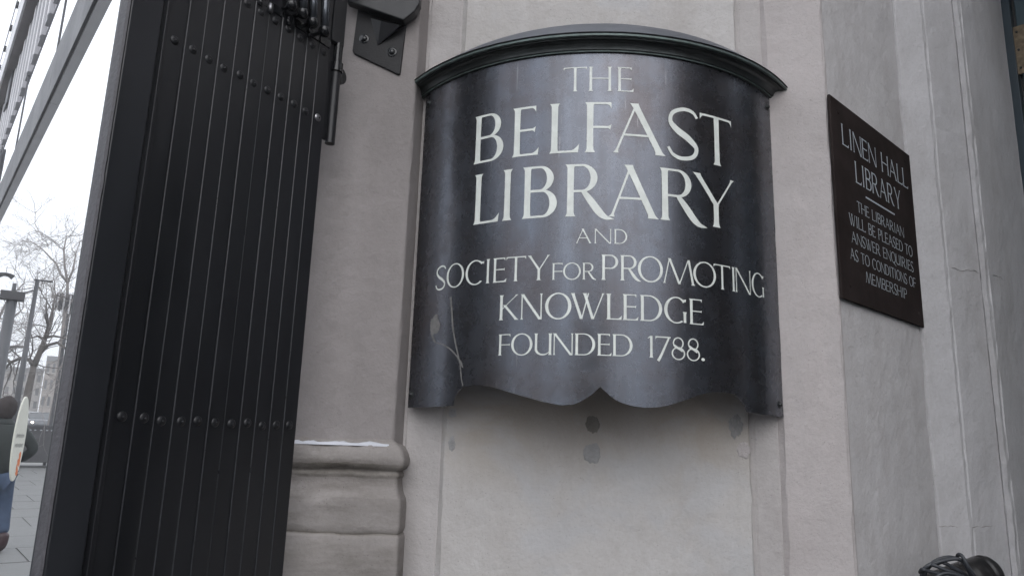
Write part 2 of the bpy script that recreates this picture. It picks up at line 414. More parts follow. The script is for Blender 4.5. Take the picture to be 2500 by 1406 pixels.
# base mouldings beside the gate, carried round the corner
def sweep(name, prof, mtl, amp=.0024):
    """prof: (projection, z)"""
    s = MB(); path = []
    x0 = -.90
    n = 46
    for (p, z) in prof:
        row = []; p = p*.8
        xc = xL.x+p
        rr = .007
        for k in range(n+1): row.append(Vector((x0+(xc-rr-x0)*k/n, YL-p, z)))
        for k in range(1, 5):
            a = PI/2*k/5; row.append(Vector((xc-rr+rr*math.sin(a), YL-p+rr-rr*math.cos(a), z)))
        for k in range(0, 6): row.append(Vector((xc, YL-p+rr+(1.585-YL+p-rr)*k/5, z)))
        path.append(row)
    N = len(path[0])
    for j, row in enumerate(path):
        for i, q in enumerate(row):
            w = noise.noise(q*14)*amp*1.6+noise.noise(q*45)*amp*1.1+noise.noise(Vector((q.x*9, q.y, q.z*70)))*amp*.8
            s.v.append(q+Vector((0, -w, w*.7)))
    for j in range(len(path)-1):
        for i in range(N-1):
            b = j*N+i; s.f.append([b, b+1, b+N+1, b+N]); s.m.append(0)
    nseg = len(path)-1
    for j in range(nseg):
        zm = (prof[j][1]+prof[j+1][1])/2
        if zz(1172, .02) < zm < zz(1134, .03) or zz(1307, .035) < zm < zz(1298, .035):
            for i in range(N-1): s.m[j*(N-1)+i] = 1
    return s.build(name, [mtl, M['mould_d']], lib, smooth=True, fix=False)
zz = lambda y, p=0: onY(850, y, YL-p).z
prof = [(-.012, zz(1066)), (.001, zz(1071)), (.004, zz(1074)), (.010, zz(1078, .01)), (.024, zz(1086, .024)), (.033, zz(1100, .033)), (.0385, zz(1117, .038)),
        (.037, zz(1130, .037)), (.031, zz(1140, .03)), (.0235, zz(1144, .02)), (.0185, zz(1148, .02)), (.023, zz(1151, .023)), (.0245, zz(1157, .024)), (.023, zz(1161, .023)),
        (.0205, zz(1165, .018)), (.021, zz(1180, .02)), (.0235, zz(1195, .02)), (.028, zz(1206, .03)), (.033, zz(1216, .033))]
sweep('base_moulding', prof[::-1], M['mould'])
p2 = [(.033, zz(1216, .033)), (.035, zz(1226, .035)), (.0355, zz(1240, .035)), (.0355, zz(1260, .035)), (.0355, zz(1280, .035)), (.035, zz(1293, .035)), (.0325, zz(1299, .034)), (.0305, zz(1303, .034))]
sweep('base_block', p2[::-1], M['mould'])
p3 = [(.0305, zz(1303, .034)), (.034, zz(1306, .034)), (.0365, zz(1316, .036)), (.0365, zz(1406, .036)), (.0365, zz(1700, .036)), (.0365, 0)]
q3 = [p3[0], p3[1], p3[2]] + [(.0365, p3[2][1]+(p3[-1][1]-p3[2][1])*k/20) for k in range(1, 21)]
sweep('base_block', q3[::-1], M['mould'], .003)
# thin line of old snow on the moulding
s = MB(); a = onY(700, 1076, YL-.016); b = onY(950, 1092, YL-.016); n = 60; row = []
zb = zz(1081, .014)
for k in range(n+1):
    t = k/n; x = -.60+(b.x+.60)*t
    h = .0022+.003*noise.noise(Vector((x*30, 0, 5)))+.0022*noise.noise(Vector((x*95, 0, 2)))
    h *= min(1, (1-t)*9+.15)
    row.append((x, max(.0008, h)))
for x, h in row:
    for (yy, z) in ((YL-.002, zb-.004), (YL-.003, zb+h*1.1), (YL-.012, zb+h), (YL-.019, zb-.0005), (YL-.021, zb-.0045)):
        s.v.append(Vector((x, yy, z)))
for k in range(n):
    for j in range(4): b_ = k*5+j; s.f.append([b_, b_+5, b_+6, b_+1]); s.m.append(0)
s.build('snow_line', M['snow'], lib, smooth=True)

# mortar patches on the panel
def patch(px, py, rx, ry, mtl, Y=YP, lift=.0016, seed=0, name='mortar_patch'):
    c = onY(px, py, Y); s = MB(); rings = 5; n = 44
    sc = Y/FPX*1.03
    s.v.append(c+Vector((0, -lift, 0)))
    for j in range(1, rings+1):
        for i in range(n):
            a = 2*PI*i/n; q = Vector((math.cos(a), math.sin(a), seed))
            e = 1+.22*noise.noise(q*1.6)+.16*noise.noise(q*4.3)+.12*noise.noise(q*11)
            r = j/rings
            h = lift*(1-.2*r)+.0022*noise.noise(Vector((i*.9, j*1.3, seed)))*(j < rings)
            if j == rings: h = -.004
            s.v.append(c+Vector((math.cos(a)*rx*sc*e*r, -h, math.sin(a)*ry*sc*e*r)))
    for i in range(n): s.f.append([0, 1+i, 1+(i+1) % n]); s.m.append(0)
    for j in range(rings-1):
        for i in range(n): s.f.append([1+j*n+i, 1+(j+1)*n+i, 1+(j+1)*n+(i+1) % n, 1+j*n+(i+1) % n]); s.m.append(0)
    return s.build(name, mtl, lib, smooth=True)
patch(1446, 1036, 19, 22, M['patch_d'], seed=3, lift=.0025)['label'] = 'dark crumbling hole filler under the scalloped point'
patch(1446, 1106, 22, 27, M['patch'], seed=8)
patch(1103, 1083, 9, 19, M['patch'], seed=12)
patch(1796, 1040, 20, 30, M['patch'], seed=17, lift=.0012)
patch(1816, 1100, 17, 22, M['pil'], seed=21, lift=.0012)
patch(1105, 1008, 12, 13, M['patch'], seed=25, lift=.0012)

# teal door in the doorway
DD = JN                                        # the door runs at right angles to the jamb
ft = J5+JD*.010
s = MB()
def upright(s, a, dx, w, d0, dep, z0, z1):
    """box from plan point a, dx along DD, w wide, pushed d0 deep and dep thick"""
    p = a+DD*dx+JD*d0
    s.prism([Vector((p.x, p.y, z0)), Vector((p.x+DD.x*w, p.y+DD.y*w, z0)), Vector((p.x+DD.x*w+JD.x*dep, p.y+DD.y*w+JD.y*dep, z0)), Vector((p.x+JD.x*dep, p.y+JD.y*dep, z0))], (0, 0, z1-z0))
upright(s, ft, -.08, .104, 0, .09, 0, 3.2)
fr = s.build('door_frame', M['teal_d'], lib, bevel=.002)
s = MB(); upright(s, ft, -.08, 1.74, -.0, .09, 3.2, 3.32); s.build('door_lintel', M['teal_d'], lib, bevel=.002)
s = MB(); upright(s, ft, .036, 1.5, .012, .045, .02, 3.18); door = s.build('door', M['teal'], lib, bevel=.002)
s = MB(); upright(s, ft, .026, .008, .03, .03, 0, 3.2); s.build('door_gap', M['black'], lib)
ctr = onplane(2482, 128, ft+JD*.012, JD)
hz0 = onplane(2470, 188, ft+JD*.012, JD).z; hz1 = onplane(2470, 70, ft+JD*.012, JD).z
hl = onplane(2461, 128, ft+JD*.012, JD)
s = MB(); hw = .055
hc = hl+DD*hw/2; s.box((hc.x-JD.x*.0015, hc.y-JD.y*.0015, (hz0+hz1)/2), hw, .003, hz1-hz0, (DD, JD, Vector((0, 0, 1))))
s.k = 1
for k in (-1, 0, 1):
    c = hc-JD*.0034+DD*.004; s.sphere((c.x, c.y, (hz0+hz1)/2+k*(hz1-hz0)*.38), .0048, 10, 6, (1, .5, 1))
for k in range(9):  # black beads along the left edge imitate the plate's jagged shadow
    z = hz0+(hz1-hz0)*(.12+.76*k/8); s.sphere((hl.x-JD.x*.003, hl.y-JD.y*.003, z), .0045+.002*random.random(), 8, 5)
s.build('hinge_plate', [M['brass'], M['black']], door)

# rest of the building: right jamb, right splay, soffit and rooms behind, seen only in reflections and from beside
A0 = C0+DD*1.62; A1 = A0+JD*1.15
wall('right_jamb', [A1, A0, A0+Vector((0, -.42, 0))], 0, ZT, M['pil'], nz=24, sub=.08)
wall('street_front', [A0+Vector((0, -.42, 0)), A0+Vector((0, -.42, 0))+SD*-9], 0, 12, M['pil'], nz=24, sub=.3)
s = MB()
q0 = C0+JD*.66-DD*.1; q1 = A0+JD*.66+DD*.1
s.prism([Vector((q0.x, q0.y, 3.32)), Vector((q1.x, q1.y, 3.32)), Vector((q1.x+.02, q1.y+.02, 3.32)), Vector((q0.x+.02, q0.y+.02, 3.32))], (0, 0, ZT-3.32))
s.build('wall_over_door', M['pil'], lib)
s = MB()
B = [(-.62, 1.60, 5.6), (C0.x, 1.60, 5.6), (A0.x, A0.y, 5.6), (A0.x, A0.y-1.3, 5.6)]
s.prism([Vector(B[0])+Vector((0, -.12, 0)), Vector(B[1])+Vector((-.02, -.12, 0)), Vector(B[2])+Vector((-.1, 0, 0)), Vector(B[3])+Vector((-.1, 0, 0)), Vector(B[3])+Vector((5, 5, 0)), Vector((3.5, 7, 5.6)), Vector((-.62, 2.2, 5.6))], (0, 0, 6.5))
s.build('upper_storeys', M['pil'], lib)

# ------------------------------------------------------------------ lettering: incised roman capitals drawn stroke by stroke
def stroke_set(ch, w, t, h, sf=.034):
    """returns strips [(A points, B points)] in cap heights; w = width of the letter"""
    out = []
    def stem(x0, x1, y0=0, y1=1, tt=t, s0=sf, s1=sf, cut=0):
        A = []; Bp = []; n = 16; ys = [0, .012, .03, .05, .075, .1, .2, .35, .5, .65, .8, .9, .925, .95, .97, .988, 1]
        for u in ys:
            y = y0+(y1-y0)*u; L = abs(y1-y0)
            d0 = u*L; d1 = (1-u)*L
            f = s0*max(0, 1-d0/.085)**2+s1*max(0, 1-d1/.085)**2
            hw = tt/2*(1-.07*math.sin(PI*u))+f
            x = x0+(x1-x0)*u
            A.append((x-hw, y)); Bp.append((x+hw, y))
        out.append((A, Bp))
    def arm(x0, x1, y, hh=h, f1=0, up=0, dn=0, fx=.08, f0=0):
        """thin bar; at its far end it flares up / down"""
        A = []; Bp = []; n = 14
        for k in range(n+1):
            u = k/n; u = 1-(1-u)**1.6; x = x0+(x1-x0)*u; d = abs(x1-x)
            q = max(0, 1-d/fx)**2
            A.append((x+(.02*q if up else 0)*(1 if x1 > x0 else -1), y+hh/2+up*q)); Bp.append((x, y-hh/2-dn*q))
        out.append((A, Bp))
    def ring(cx, cy, rx, ry, tx, ty, a0, a1, n=40, tilt=0, exp=1):
        A = []; Bp = []
        for k in range(n+1):
            a = a0+(a1-a0)*k/n
            ca, sa = math.cos(a), math.sin(a)
            A.append((cx+rx*sa, cy+ry*ca))
            b = a+tilt
            Bp.append((cx+(rx-tx)*math.sin(b), cy+(ry-ty)*math.cos(b)))
        out.append((A, Bp))
    def bowl(xs, xe, y0, y1, tx, ty=h):
        ry = (y1-y0)/2; cy = (y0+y1)/2; rx = min(xe-xs, ry*1.05 if xe-xs > ry else xe-xs); xm = xe-rx
        A = [(xs, y1)]; Bp = [(xs, y1-ty)]; n = 30
        for k in range(n+1):
            a = PI*k/n; sa, ca = math.sin(a), math.cos(a)
            A.append((xm+rx*sa, cy+ry*ca)); Bp.append((xm+(rx-tx)*sa, cy+(ry-ty)*ca))
        A.append((xs, y0)); Bp.append((xs, y0+ty))
        out.append((A, Bp))
    def pen(pts, wf, n=48):
        P = [Vector((p[0], p[1], 0)) for p in pts]; res = []
        m = len(P)
        for k in range(n+1):
            u = k/n*(m-1); i = min(int(u), m-2); f = u-i
            p0 = P[max(i-1, 0)]; p1 = P[i]; p2 = P[i+1]; p3 = P[min(i+2, m-1)]
            q = .5*((2*p1)+(-p0+p2)*f+(2*p0-5*p1+4*p2-p3)*f*f+(-p0+3*p1-3*p2+p3)*f**3)
            res.append(q)
        A = []; Bp = []
        for k, q in enumerate(res):
            d = (res[min(k+1, n)]-res[max(k-1, 0)]).normalized(); nn = Vector((-d.y, d.x, 0))
            ww = wf(k/n, d)
            A.append((q.x+nn.x*ww/2, q.y+nn.y*ww/2)); Bp.append((q.x-nn.x*ww/2, q.y-nn.y*ww/2))
        out.append((A, Bp))
    e = t/2+sf
    if ch == 'I' or ch == '|': stem(w/2, w/2)
    elif ch == 'T': stem(w/2, w/2, s1=0, y1=1-h*.5); arm(w/2, w, 1-h/2, dn=.09, up=.0); arm(w/2, 0, 1-h/2, dn=.09)
    elif ch == 'H': stem(e, e); stem(w-e, w-e); arm(e, w-e, .52)
    elif ch == 'E':
        stem(e, e); arm(e, w*.88, 1-h/2, dn=.085); arm(e, w*.84, .52, dn=.035, up=.035, fx=.05); arm(e, w*.97, h/2, up=.11, fx=.12)
    elif ch == 'F': stem(e, e); arm(e, w*.98, 1-h/2, dn=.085); arm(e, w*.94, .50, dn=.035, up=.035, fx=.05)
    elif ch == 'L': stem(e, e); arm(e, w*.97, h/2, up=.13, fx=.14)
    elif ch == 'A':
        xa = w*.47; hb = h*1.05
        stem(e*.7, xa-.005, tt=hb, s1=0); stem(w-e*.9, xa-t*.42, tt=t*1.12, s1=.012); arm(w*.2, w*.76, .36)
    elif ch == 'B':
        stem(e, e); bowl(e, w*.9, .50, 1, t*1.02); bowl(e, w, 0, .535, t*1.1)
    elif ch == 'D': stem(e, e); bowl(e, w, 0, 1, t*1.08)
    elif ch == 'P': stem(e, e); bowl(e, w, .44, 1, t)
    elif ch == 'R' or ch == 'r':
        bw = .78 if ch == 'R' else .66
        stem(e, e); bowl(e, w*bw, .46, 1, t)
        if ch == 'R': pen([(w*.40, .49), (w*.56, .30), (w*.74, .10), (w*.88, .02), (w*1.0, -.005)], lambda u, d: t*(.55+.55*math.sin(PI*min(1, u*1.25)))*(1 if u < .8 else max(.12, (1-u)/.2)))
        else: pen([(w*.36, .49), (w*.52, .30), (w*.70, .08), (w*.84, -.02), (w*1.0, -.045)], lambda u, d: t*(.55+.55*math.sin(PI*min(1, u*1.25)))*(1 if u < .8 else max(.12, (1-u)/.2)))
    elif ch == 'O' or ch == 'Q':
        ring(w/2, .5, w/2, .52, t*1.05, h*1.1, 0, 2*PI, 64, .0)
        if ch == 'Q': pen([(w*.45, .02), (w*.7, -.10), (w*1.05, -.24)], lambda u, d: t*(.9-.5*u))
    elif ch == 'C':
        ring(w*.54, .5, w*.54, .52, t*1.1, h*1.1, PI*.25, -PI*1.24, 50, .05)
        out[-1] = (out[-1][0], out[-1][1]); arm(w*.80, w*.97, .895, hh=h*1.2, dn=.05, up=.02, fx=.08)
    elif ch == 'G':
        ring(w*.5, .5, w*.5, .52, t*1.1, h*1.1, PI*.27, -PI*1.20, 50, .05)
        arm(w*.72, w*.90, .90, hh=h*1.2, dn=.05, up=.02, fx=.08)
        stem(w*.86, w*.86, .03, .45, t, 0, sf)
    elif ch == 'S':
        pen([(w*.94, .86), (w*.80, .97), (w*.5, 1.0), (w*.17, .90), (w*.10, .72), (w*.30, .56), (w*.66, .41), (w*.90, .24), (w*.78, .06), (w*.42, .0), (w*.16, .06), (w*.02, .20)],
            lambda u, d: (h*.9+(t*1.08-h*.9)*abs(max(0, d.x*-.35+abs(d.y)*.0+.0)+math.exp(-((u-.5)/.17)**2)))+.0 if .08 < u < .92 else h*1.4, 60)
    elif ch == 'N':
        stem(sf+h*.6, sf+h*.6, tt=h*1.15, s1=0); stem(w-sf-h*.6, w-sf-h*.6, tt=h*1.15, s0=0)
        stem(w-sf-h*.7-t*.3, sf*.3+t*.5, -.01, 1, t*1.05, 0, .014)
    elif ch == 'M':
        stem(sf+h*.4, w*.20, tt=h*1.1, s1=0); stem(w-sf-t*.5, w*.80, tt=t*.95, s1=0)
        stem(w*.50, w*.20, .0, 1, t, 0, .012); stem(w*.50, w*.79, .0, 1, h*1.1, 0, 0)
    elif ch == 'K':
        stem(e, e); stem(e+.02, w*.90, .42, 1, h*1.1, 0, sf); stem(w*.90, e+.13, 0, .60, t*1.1, sf*.6, 0)
    elif ch == 'U':
        stem(e, e, .26, 1, t*.95, 0, sf); stem(w-e, w-e, 0, 1, t*.95, sf*.7, sf)
        A = []; Bp = []; x0 = e-t*.47; x1 = w-e
        for k in range(25):
            a = PI*k/24; A.append(((x0+x1)/2-(x1-x0)/2*math.cos(a), .27-.29*math.sin(a)))
            Bp.append(((x0+x1)/2+t*.4-((x1-x0)/2-t*.55)*math.cos(a), .28-(.29-h*1.3)*math.sin(a)))
        out.append((A, Bp))
    elif ch == 'W':
        stem(w*.33, sf+t*.5, 0, 1, t*.95, 0, sf*.7); stem(w*.34, w*.53, 0, 1, h*1.1, 0, 0)
        stem(w*.66, w*.42, 0, 1, t*.95, 0, sf*.7); stem(w*.67, w-sf-h*.5, 0, 1, h*1.1, 0, sf*.8)
    elif ch == 'Y':
        stem(w*.52, w*.52, 0, .48, t, sf, 0); stem(w*.53, sf+t*.4, .42, 1, t, 0, sf*.7); stem(w*.54, w-sf-h*.3, .42, 1, h*1.15, 0, sf*.9)
    elif ch == '1': stem(w*.55, w*.55, 0, 1.0, t, sf, 0); pen([(w*.55, .97), (w*.3, .94), (w*.02, .88)], lambda u, d: h*1.5*(1-.7*u))
    elif ch == '7':
        arm(w*.98, w*.05, 1-h*.6, hh=h*1.2, dn=.10); pen([(w*.88, .96), (w*.62, .52), (w*.36, .08), (w*.2, -.14)], lambda u, d: t*(.7+.4*u))
    elif ch == '8':
        ring(w*.5, .735, w*.40, .275, t*.55, h, 0, 2*PI, 44, .0); ring(w*.5, .255, w*.5, .30, t*.6, h, 0, 2*PI, 48, 0)
        pen([(w*.2, .62), (w*.5, .50), (w*.82, .37)], lambda u, d: t*.85)
    elif ch == '.': ring(w/2, .06, w/2, .075, w/2*.98, .073, 0, 2*PI, 16)
    return out

def letters_mesh(name, items, place, mtl, parent, lift0=.0006):
    """items: (char, x0, x1, z0, z1, t, h); place(x, z, lift) -> world"""
    s = MB(); k = 0
    for ch, x0, x1, z0, z1, t, h in items:
        H = z1-z0; wd = (x1-x0)/H
        for A, Bp in stroke_set(ch, wd, t, h):
            lift = lift0+k*.000018; k += 1
            b = len(s.v); n = len(A)
            for p, q in zip(A, Bp):
                s.v.append(place(x0+p[0]*H, z0+p[1]*H, lift)); s.v.append(place(x0+q[0]*H, z0+q[1]*H, lift))
            for i in range(n-1):
                s.f.append([b+2*i, b+2*i+1, b+2*i+3, b+2*i+2]); s.m.append(0)
    return s.build(name, mtl, parent, fix=False)

# ------------------------------------------------------------------ the bowed plaque
pl = empty('curved_plaque', cyl(0, 2.0, RC-.2), 'large dark bowed metal plaque with cream lettering naming the society', 'plaque')
outline = [(992, 992), (1050, 993), (1104, 990), (1108, 969), (1116, 955), (1131, 944), (1161, 940), (1200, 944), (1253, 960), (1319, 979), (1369, 989), (1400, 987), (1418, 980), (1445, 963),
           (1465, 944), (1484, 961), (1502, 975), (1518, 983), (1545, 991), (1576, 995), (1605, 994), (1630, 990), (1672, 977), (1710, 963), (1732, 958), (1753, 957), (1775, 958), (1791, 961), (1802, 968),
           (1810, 977), (1820, 990), (1827, 1005), (1870, 1013), (1914, 1019)]
ob = [(cylang(oncyl(*q)), oncyl(*q).z) for q in outline]
A_L = math.atan2(-.3, .40)*0-math.acos((YC-YS+.006)/RC); A_R = -A_L
ob[0] = (A_L, ob[1][1]); ob[-1] = (A_R, ob[-2][1]+.000)
ob.sort()
def zbot(a):
    for (a0, z0), (a1, z1) in zip(ob, ob[1:]):
        if a <= a1: return z0+(z1-z0)*(a-a0)/max(1e-6, a1-a0)
    return ob[-1][1]
ztop = oncyl(1459, 120).z
angs = sorted(set([A_L+(A_R-A_L)*k/170 for k in range(171)]+[a for a, z in ob if A_L <= a <= A_R]))
s = MB(); th = .004; nz_ = 24
for side, r in ((0, RC), (1, RC-th)):
    for a in angs:
        zb_ = zbot(a)
        for k in range(nz_+1):
            s.v.append(cyl(a, zb_+(ztop+.004-zb_)*k/nz_, RC if side == 0 else RC-th))
NA = len(angs); K = nz_+1
for i in range(NA-1):
    for k in range(nz_):
        b = i*K+k; s.f.append([b, b+K, b+K+1, b+1]); s.m.append(0)
        c = NA*K+i*K+k; s.f.append([c, c+1, c+K+1, c+K]); s.m.append(0)
    b = i*K; c = NA*K+i*K; s.f.append([b, c, c+K, b+K]); s.m.append(0)
    b = i*K+nz_; c = NA*K+i*K+nz_; s.f.append([b, b+K, c+K, c]); s.m.append(0)
for i in (0, NA-1):
    for k in range(nz_):
        b = i*K+k; c = NA*K+i*K+k; s.f.append([b, b+1, c+1, c]); s.m.append(0)
o = s.build('plaque_sheet', M['plaque'], pl, smooth=True)
md = o.modifiers.new('edge', 'EDGE_SPLIT'); md.split_angle = R(50)

# cornice swept round the top
def hz(y, e): return oncyl(1500, y, RC+e).z
cprof = [(-.004, hz(130, 0)), (.001, hz(130, .001)), (.0045, hz(127, .0045)), (.0045, hz(123, .0045)), (.0075, hz(121, .0075)), (.0085, hz(114, .0085)), (.012, hz(106, .012)), (.018, hz(99, .018)), (.026, hz(94.5, .026)),
         (.0265, hz(91, .0265)), (.030, hz(90, .030)), (.033, hz(86.5, .033)), (.033, hz(82, .033)), (.0315, hz(80, .0315)), (.0345, hz(78.5, .0345)), (.0350, hz(77, .035)), (.026, hz(66, .026)), (.018, hz(59, .018)), (.008, hz(57, .01)), (-.02, hz(57, .01)+.002)]
s = MB(); AC = math.acos((YC-YS)/(RC+.036))+.01; nn = 120
for i in range(nn+1):
    a = -AC+2*AC*i/nn
    lip = max(.04, math.cos(a/AC*PI/2))
    for ci, (p, z) in enumerate(cprof):
        if ci > 14: z = cprof[14][1]+(z-cprof[14][1])*lip
        s.v.append(cyl(a, z+.0004*noise.noise(Vector((a*20, z*9, 0))), RC+p))
Kc = len(cprof)
for i in range(nn):
    for k in range(Kc-1):
        b = i*Kc+k; s.f.append([b, b+Kc, b+Kc+1, b+1]); s.m.append(2 if k >= 14 else 1 if k in (10, 11, 2) else 0)
s.f.append([k for k in range(Kc)]); s.m.append(0); s.f.append([nn*Kc+k for k in range(Kc)][::-1]); s.m.append(0)
o = s.build('cornice', [M['cornice'], M['verd'], M['lit_cap']], pl, smooth=True)
md = o.modifiers.new('edge', 'EDGE_SPLIT'); md.split_angle = R(28)

def rivet_mesh(s, c, n, r, h=.5, seg=12, slot=True):
    n = n.normalized(); a = Vector((0, 0, 1)); x = n.cross(a).normalized(); y = n.cross(x)
    rings = [(1, 0), (.97, .25), (.8, .6), (.5, .88), (0.15, 1)]
    b = len(s.v)
    for q, hh in rings:
        for i in range(seg):
            t = 2*PI*i/seg; s.v.append(c+(x*math.cos(t)+y*math.sin(t))*r*q+n*(hh*h*r))
    for j in range(len(rings)-1):
        for i in range(seg): s.f.append([b+j*seg+i, b+j*seg+(i+1) % seg, b+(j+1)*seg+(i+1) % seg, b+(j+1)*seg+i]); s.m.append(s.k)
    s.f.append([b+4*seg+i for i in range(seg)]); s.m.append(s.k)
for px, py in ((1047, 253), (1873, 262), (1004, 963), (1903, 988)):
    p = oncyl(px, py); a = cylang(p); nrm = Vector((math.sin(a), -math.cos(a), 0))
    s = MB(); s.k = 0; rivet_mesh(s, cyl(a, p.z, RC+.0003), nrm, .0085, .18)
    s.k = 1; rivet_mesh(s, cyl(a, p.z, RC+.0018), nrm, .0052, .75)
    s.build('screw', [M['cornice'], M['black_gloss']], pl, smooth=True)

# words; each letter: char, left px, right px at mid height
def cylplace(u, z, lift): return cyl(u/RC, z, RC+lift)
def word(line, z0, z1, t, h, name='lettering', label=None, ymid=None):
    it = []
    for ch, a, b in line:
        ym = ymid(0.5*(a+b)) if callable(ymid) else ymid
        ua = cylang(oncyl(a, ym))*RC; ub = cylang(oncyl(b, ym))*RC
        it.append((ch, ua, ub, z0, z1, t, h))
    o = letters_mesh(name, it, cylplace, M['letter'], pl)
    if label: o['label'] = label
zc = lambda px, py: oncyl(px, py).z
par = lambda c, y0, k: (lambda x: y0+k*(x-c)**2)
word([('T', 1376, 1433), ('H', 1437, 1494), ('E', 1507, 1547)], zc(1470, 223), zc(1470, 164), .10, .04, label='small cream word THE above the large lines', ymid=193)
word([('B', 1159, 1230), ('E', 1252, 1316), ('L', 1342, 1414), ('F', 1428, 1494), ('A', 1494, 1622), ('S', 1629, 1706), ('T', 1709, 1785)], zc(1500, 373), zc(1500, 251), .125, .042, label='large cream word BELFAST', ymid=par(1460, 312, .00034))
word([('L', 1158, 1219), ('I', 1226, 1252), ('B', 1276, 1360), ('r', 1380, 1499), ('A', 1484, 1605), ('r', 1611, 1724), ('Y', 1692, 1792)], zc(1390, 529), zc(1390, 402), .125, .042, label='large cream word LIBRARY', ymid=par(1460, 466, .00026))
word([('A', 1406, 1444), ('N', 1451, 1493), ('D', 1499, 1531)], zc(1468, 594.5), zc(1468, 559), .10, .05, label='small cream word AND', ymid=577)
cw = [('S', 1065, 1089), ('O', 1091, 1133), ('C', 1137, 1182), ('I', 1184, 1199), ('E', 1204, 1237), ('T', 1236, 1284), ('Y', 1288, 1342)]
word(cw, zc(1455, 683), zc(1455, 621.5), .105, .045, label='cream word SOCIETY', ymid=par(1460, 652, .0002))
word([('F', 1348, 1374), ('O', 1375, 1418), ('R', 1422, 1456)], zc(1400, 682.5), zc(1400, 642), .10, .05, label='smaller cream word FOR', ymid=662)
word([('P', 1468, 1509), ('R', 1514, 1565), ('O', 1557, 1618), ('M', 1618, 1696), ('O', 1692, 1747), ('T', 1742, 1782), ('I', 1782, 1797), ('N', 1794, 1832), ('G', 1834, 1865)], zc(1455, 683), zc(1455, 621.5), .105, .045, label='cream word PROMOTING', ymid=par(1460, 652, .0002))
word([('K', 1219, 1267), ('N', 1271, 1325), ('O', 1331, 1395), ('W', 1392, 1476), ('L', 1480, 1518), ('E', 1520, 1558), ('D', 1562, 1616), ('G', 1621, 1679), ('E', 1682, 1717)], zc(1490, 780), zc(1490, 717), .12, .042, label='cream word KNOWLEDGE', ymid=par(1440, 749, .00013))
word([('F', 1217, 1246), ('O', 1248, 1300), ('U', 1304, 1348), ('N', 1350, 1400), ('D', 1403, 1453), ('E', 1458, 1493), ('D', 1495, 1544)], zc(1470, 868), zc(1470, 815), .12, .042, label='cream word FOUNDED', ymid=par(1440, 842, .0001))
word([('1', 1581, 1597), ('7', 1598, 1638), ('8', 1639, 1672), ('8', 1676, 1708), ('.', 1711, 1720)], zc(1470, 868), zc(1470, 815), .12, .05, label='cream figures 1788 with a full stop', ymid=par(1440, 842, .00012))

# dried splash with its runs on the lower left of the sheet
s = MB()
def blob(px, py, rx, ry, seed, lift=.0007):
    c = oncyl(px, py); n = 18; a0 = cylang(c)
    b = len(s.v); s.v.append(cyl(a0, c.z, RC+lift))
    for i in range(n):
        a = 2*PI*i/n; e = 1+.5*noise.noise(Vector((math.cos(a)*1.5, math.sin(a)*1.5, seed)))
        s.v.append(cyl(a0+math.cos(a)*rx*e*.00084/RC, c.z+math.sin(a)*ry*e*.00084, RC+lift))
    for i in range(n): s.f.append([b, b+1+i, b+1+(i+1) % n]); s.m.append(0)
blob(1061, 795, 17, 28, 4)
def run(pts, wd):
    b = len(s.v)
    for k, (px, py) in enumerate(pts):
        c = oncyl(px, py); a0 = cylang(c); hw = wd*.00042*(1-.5*k/len(pts))/RC
        s.v.append(cyl(a0-hw, c.z, RC+.0008)); s.v.append(cyl(a0+hw, c.z, RC+.0008))
    for i in range(len(pts)-1): s.f.append([b+2*i, b+2*i+1, b+2*i+3, b+2*i+2]); s.m.append(0)
run([(1056, 820), (1062, 835), (1085, 842), (1100, 852), (1115, 868), (1126, 884), (1130, 897)], 8)
run([(1101, 725), (1104, 765), (1106, 800), (1112, 835), (1118, 862), (1124, 890), (1127, 925), (1131, 942)], 6)
s.build('splash_stain', M['mark'], pl, fix=False)

# ------------------------------------------------------------------ the flat plaque on the jamb
cor = [(2022, 230), (2217, 380), (2255, 800), (2055, 728)]
pj = C0+JN*.006
def onj(px, py): return onplane(px, py, Vector((pj.x, pj.y, 0)), JN)
fp = empty('flat_plaque', onj(2140, 520), 'dark brown flat rectangular plaque on the door jamb, lettered for the librarian', 'plaque')
def js(p): return (p-pj).dot(JD)
cs = [onj(*q) for q in cor]
sL = (js(cs[0])+js(cs[3]))/2; sR = (js(cs[1])+js(cs[2]))/2; zT = (cs[0].z+cs[1].z)/2; zB = (cs[2].z+cs[3].z)/2
s = MB(); c = pj+JD*((sL+sR)/2)+JN*-.0005
s.box((c.x, c.y, (zT+zB)/2), sR-sL, .006, zT-zB, (JD, JN, Vector((0, 0, 1))))
s.build('plaque_sheet', M['flatplq'], fp, bevel=.0012)
PF = .0027
def jplace(u, z, lift):
    q = pj+JD*u+JN*(PF+lift); return Vector((q.x, q.y, z))
WID = {'I': .28, 'L': .52, 'E': .5, 'F': .5, 'T': .56, 'H': .68, 'A': .72, 'B': .54, 'R': .66, 'Y': .66, 'N': .70, 'W': .95, 'P': .5, 'S': .45, 'D': .66, 'O': .74, 'Q': .74, 'U': .64, 'C': .62, 'M': .84, ' ': .36}
def jline(text, start, end, lab):
    """start, end: (x, y top, y base) of the first letter's left and the last letter's right edge"""
    a0, a1 = onj(start[0], start[1]), onj(start[0], start[2]); b0, b1 = onj(end[0], end[1]), onj(end[0], end[2])
    zt = (a0.z+b0.z)/2; zb = (a1.z+b1.z)/2
    u0 = (js(a0)+js(a1))/2; u1 = (js(b0)+js(b1))/2; H = zt-zb
    tot = sum(WID[c] for c in text)+.05*(len(text)-1); k = (u1-u0)/(tot)
    it = []; x = u0
    for c in text:
        wd = WID[c]*k
        if c != ' ': it.append((c, x, x+wd, zb, zt, .105, .055))
        x += wd+.05*k
    k0 = 0
    for wd_ in text.split(' '):
        o = letters_mesh('lettering', it[k0:k0+len(wd_)], jplace, M['letter2'], fp); o['label'] = 'word '+wd_+', '+lab; k0 += len(wd_)
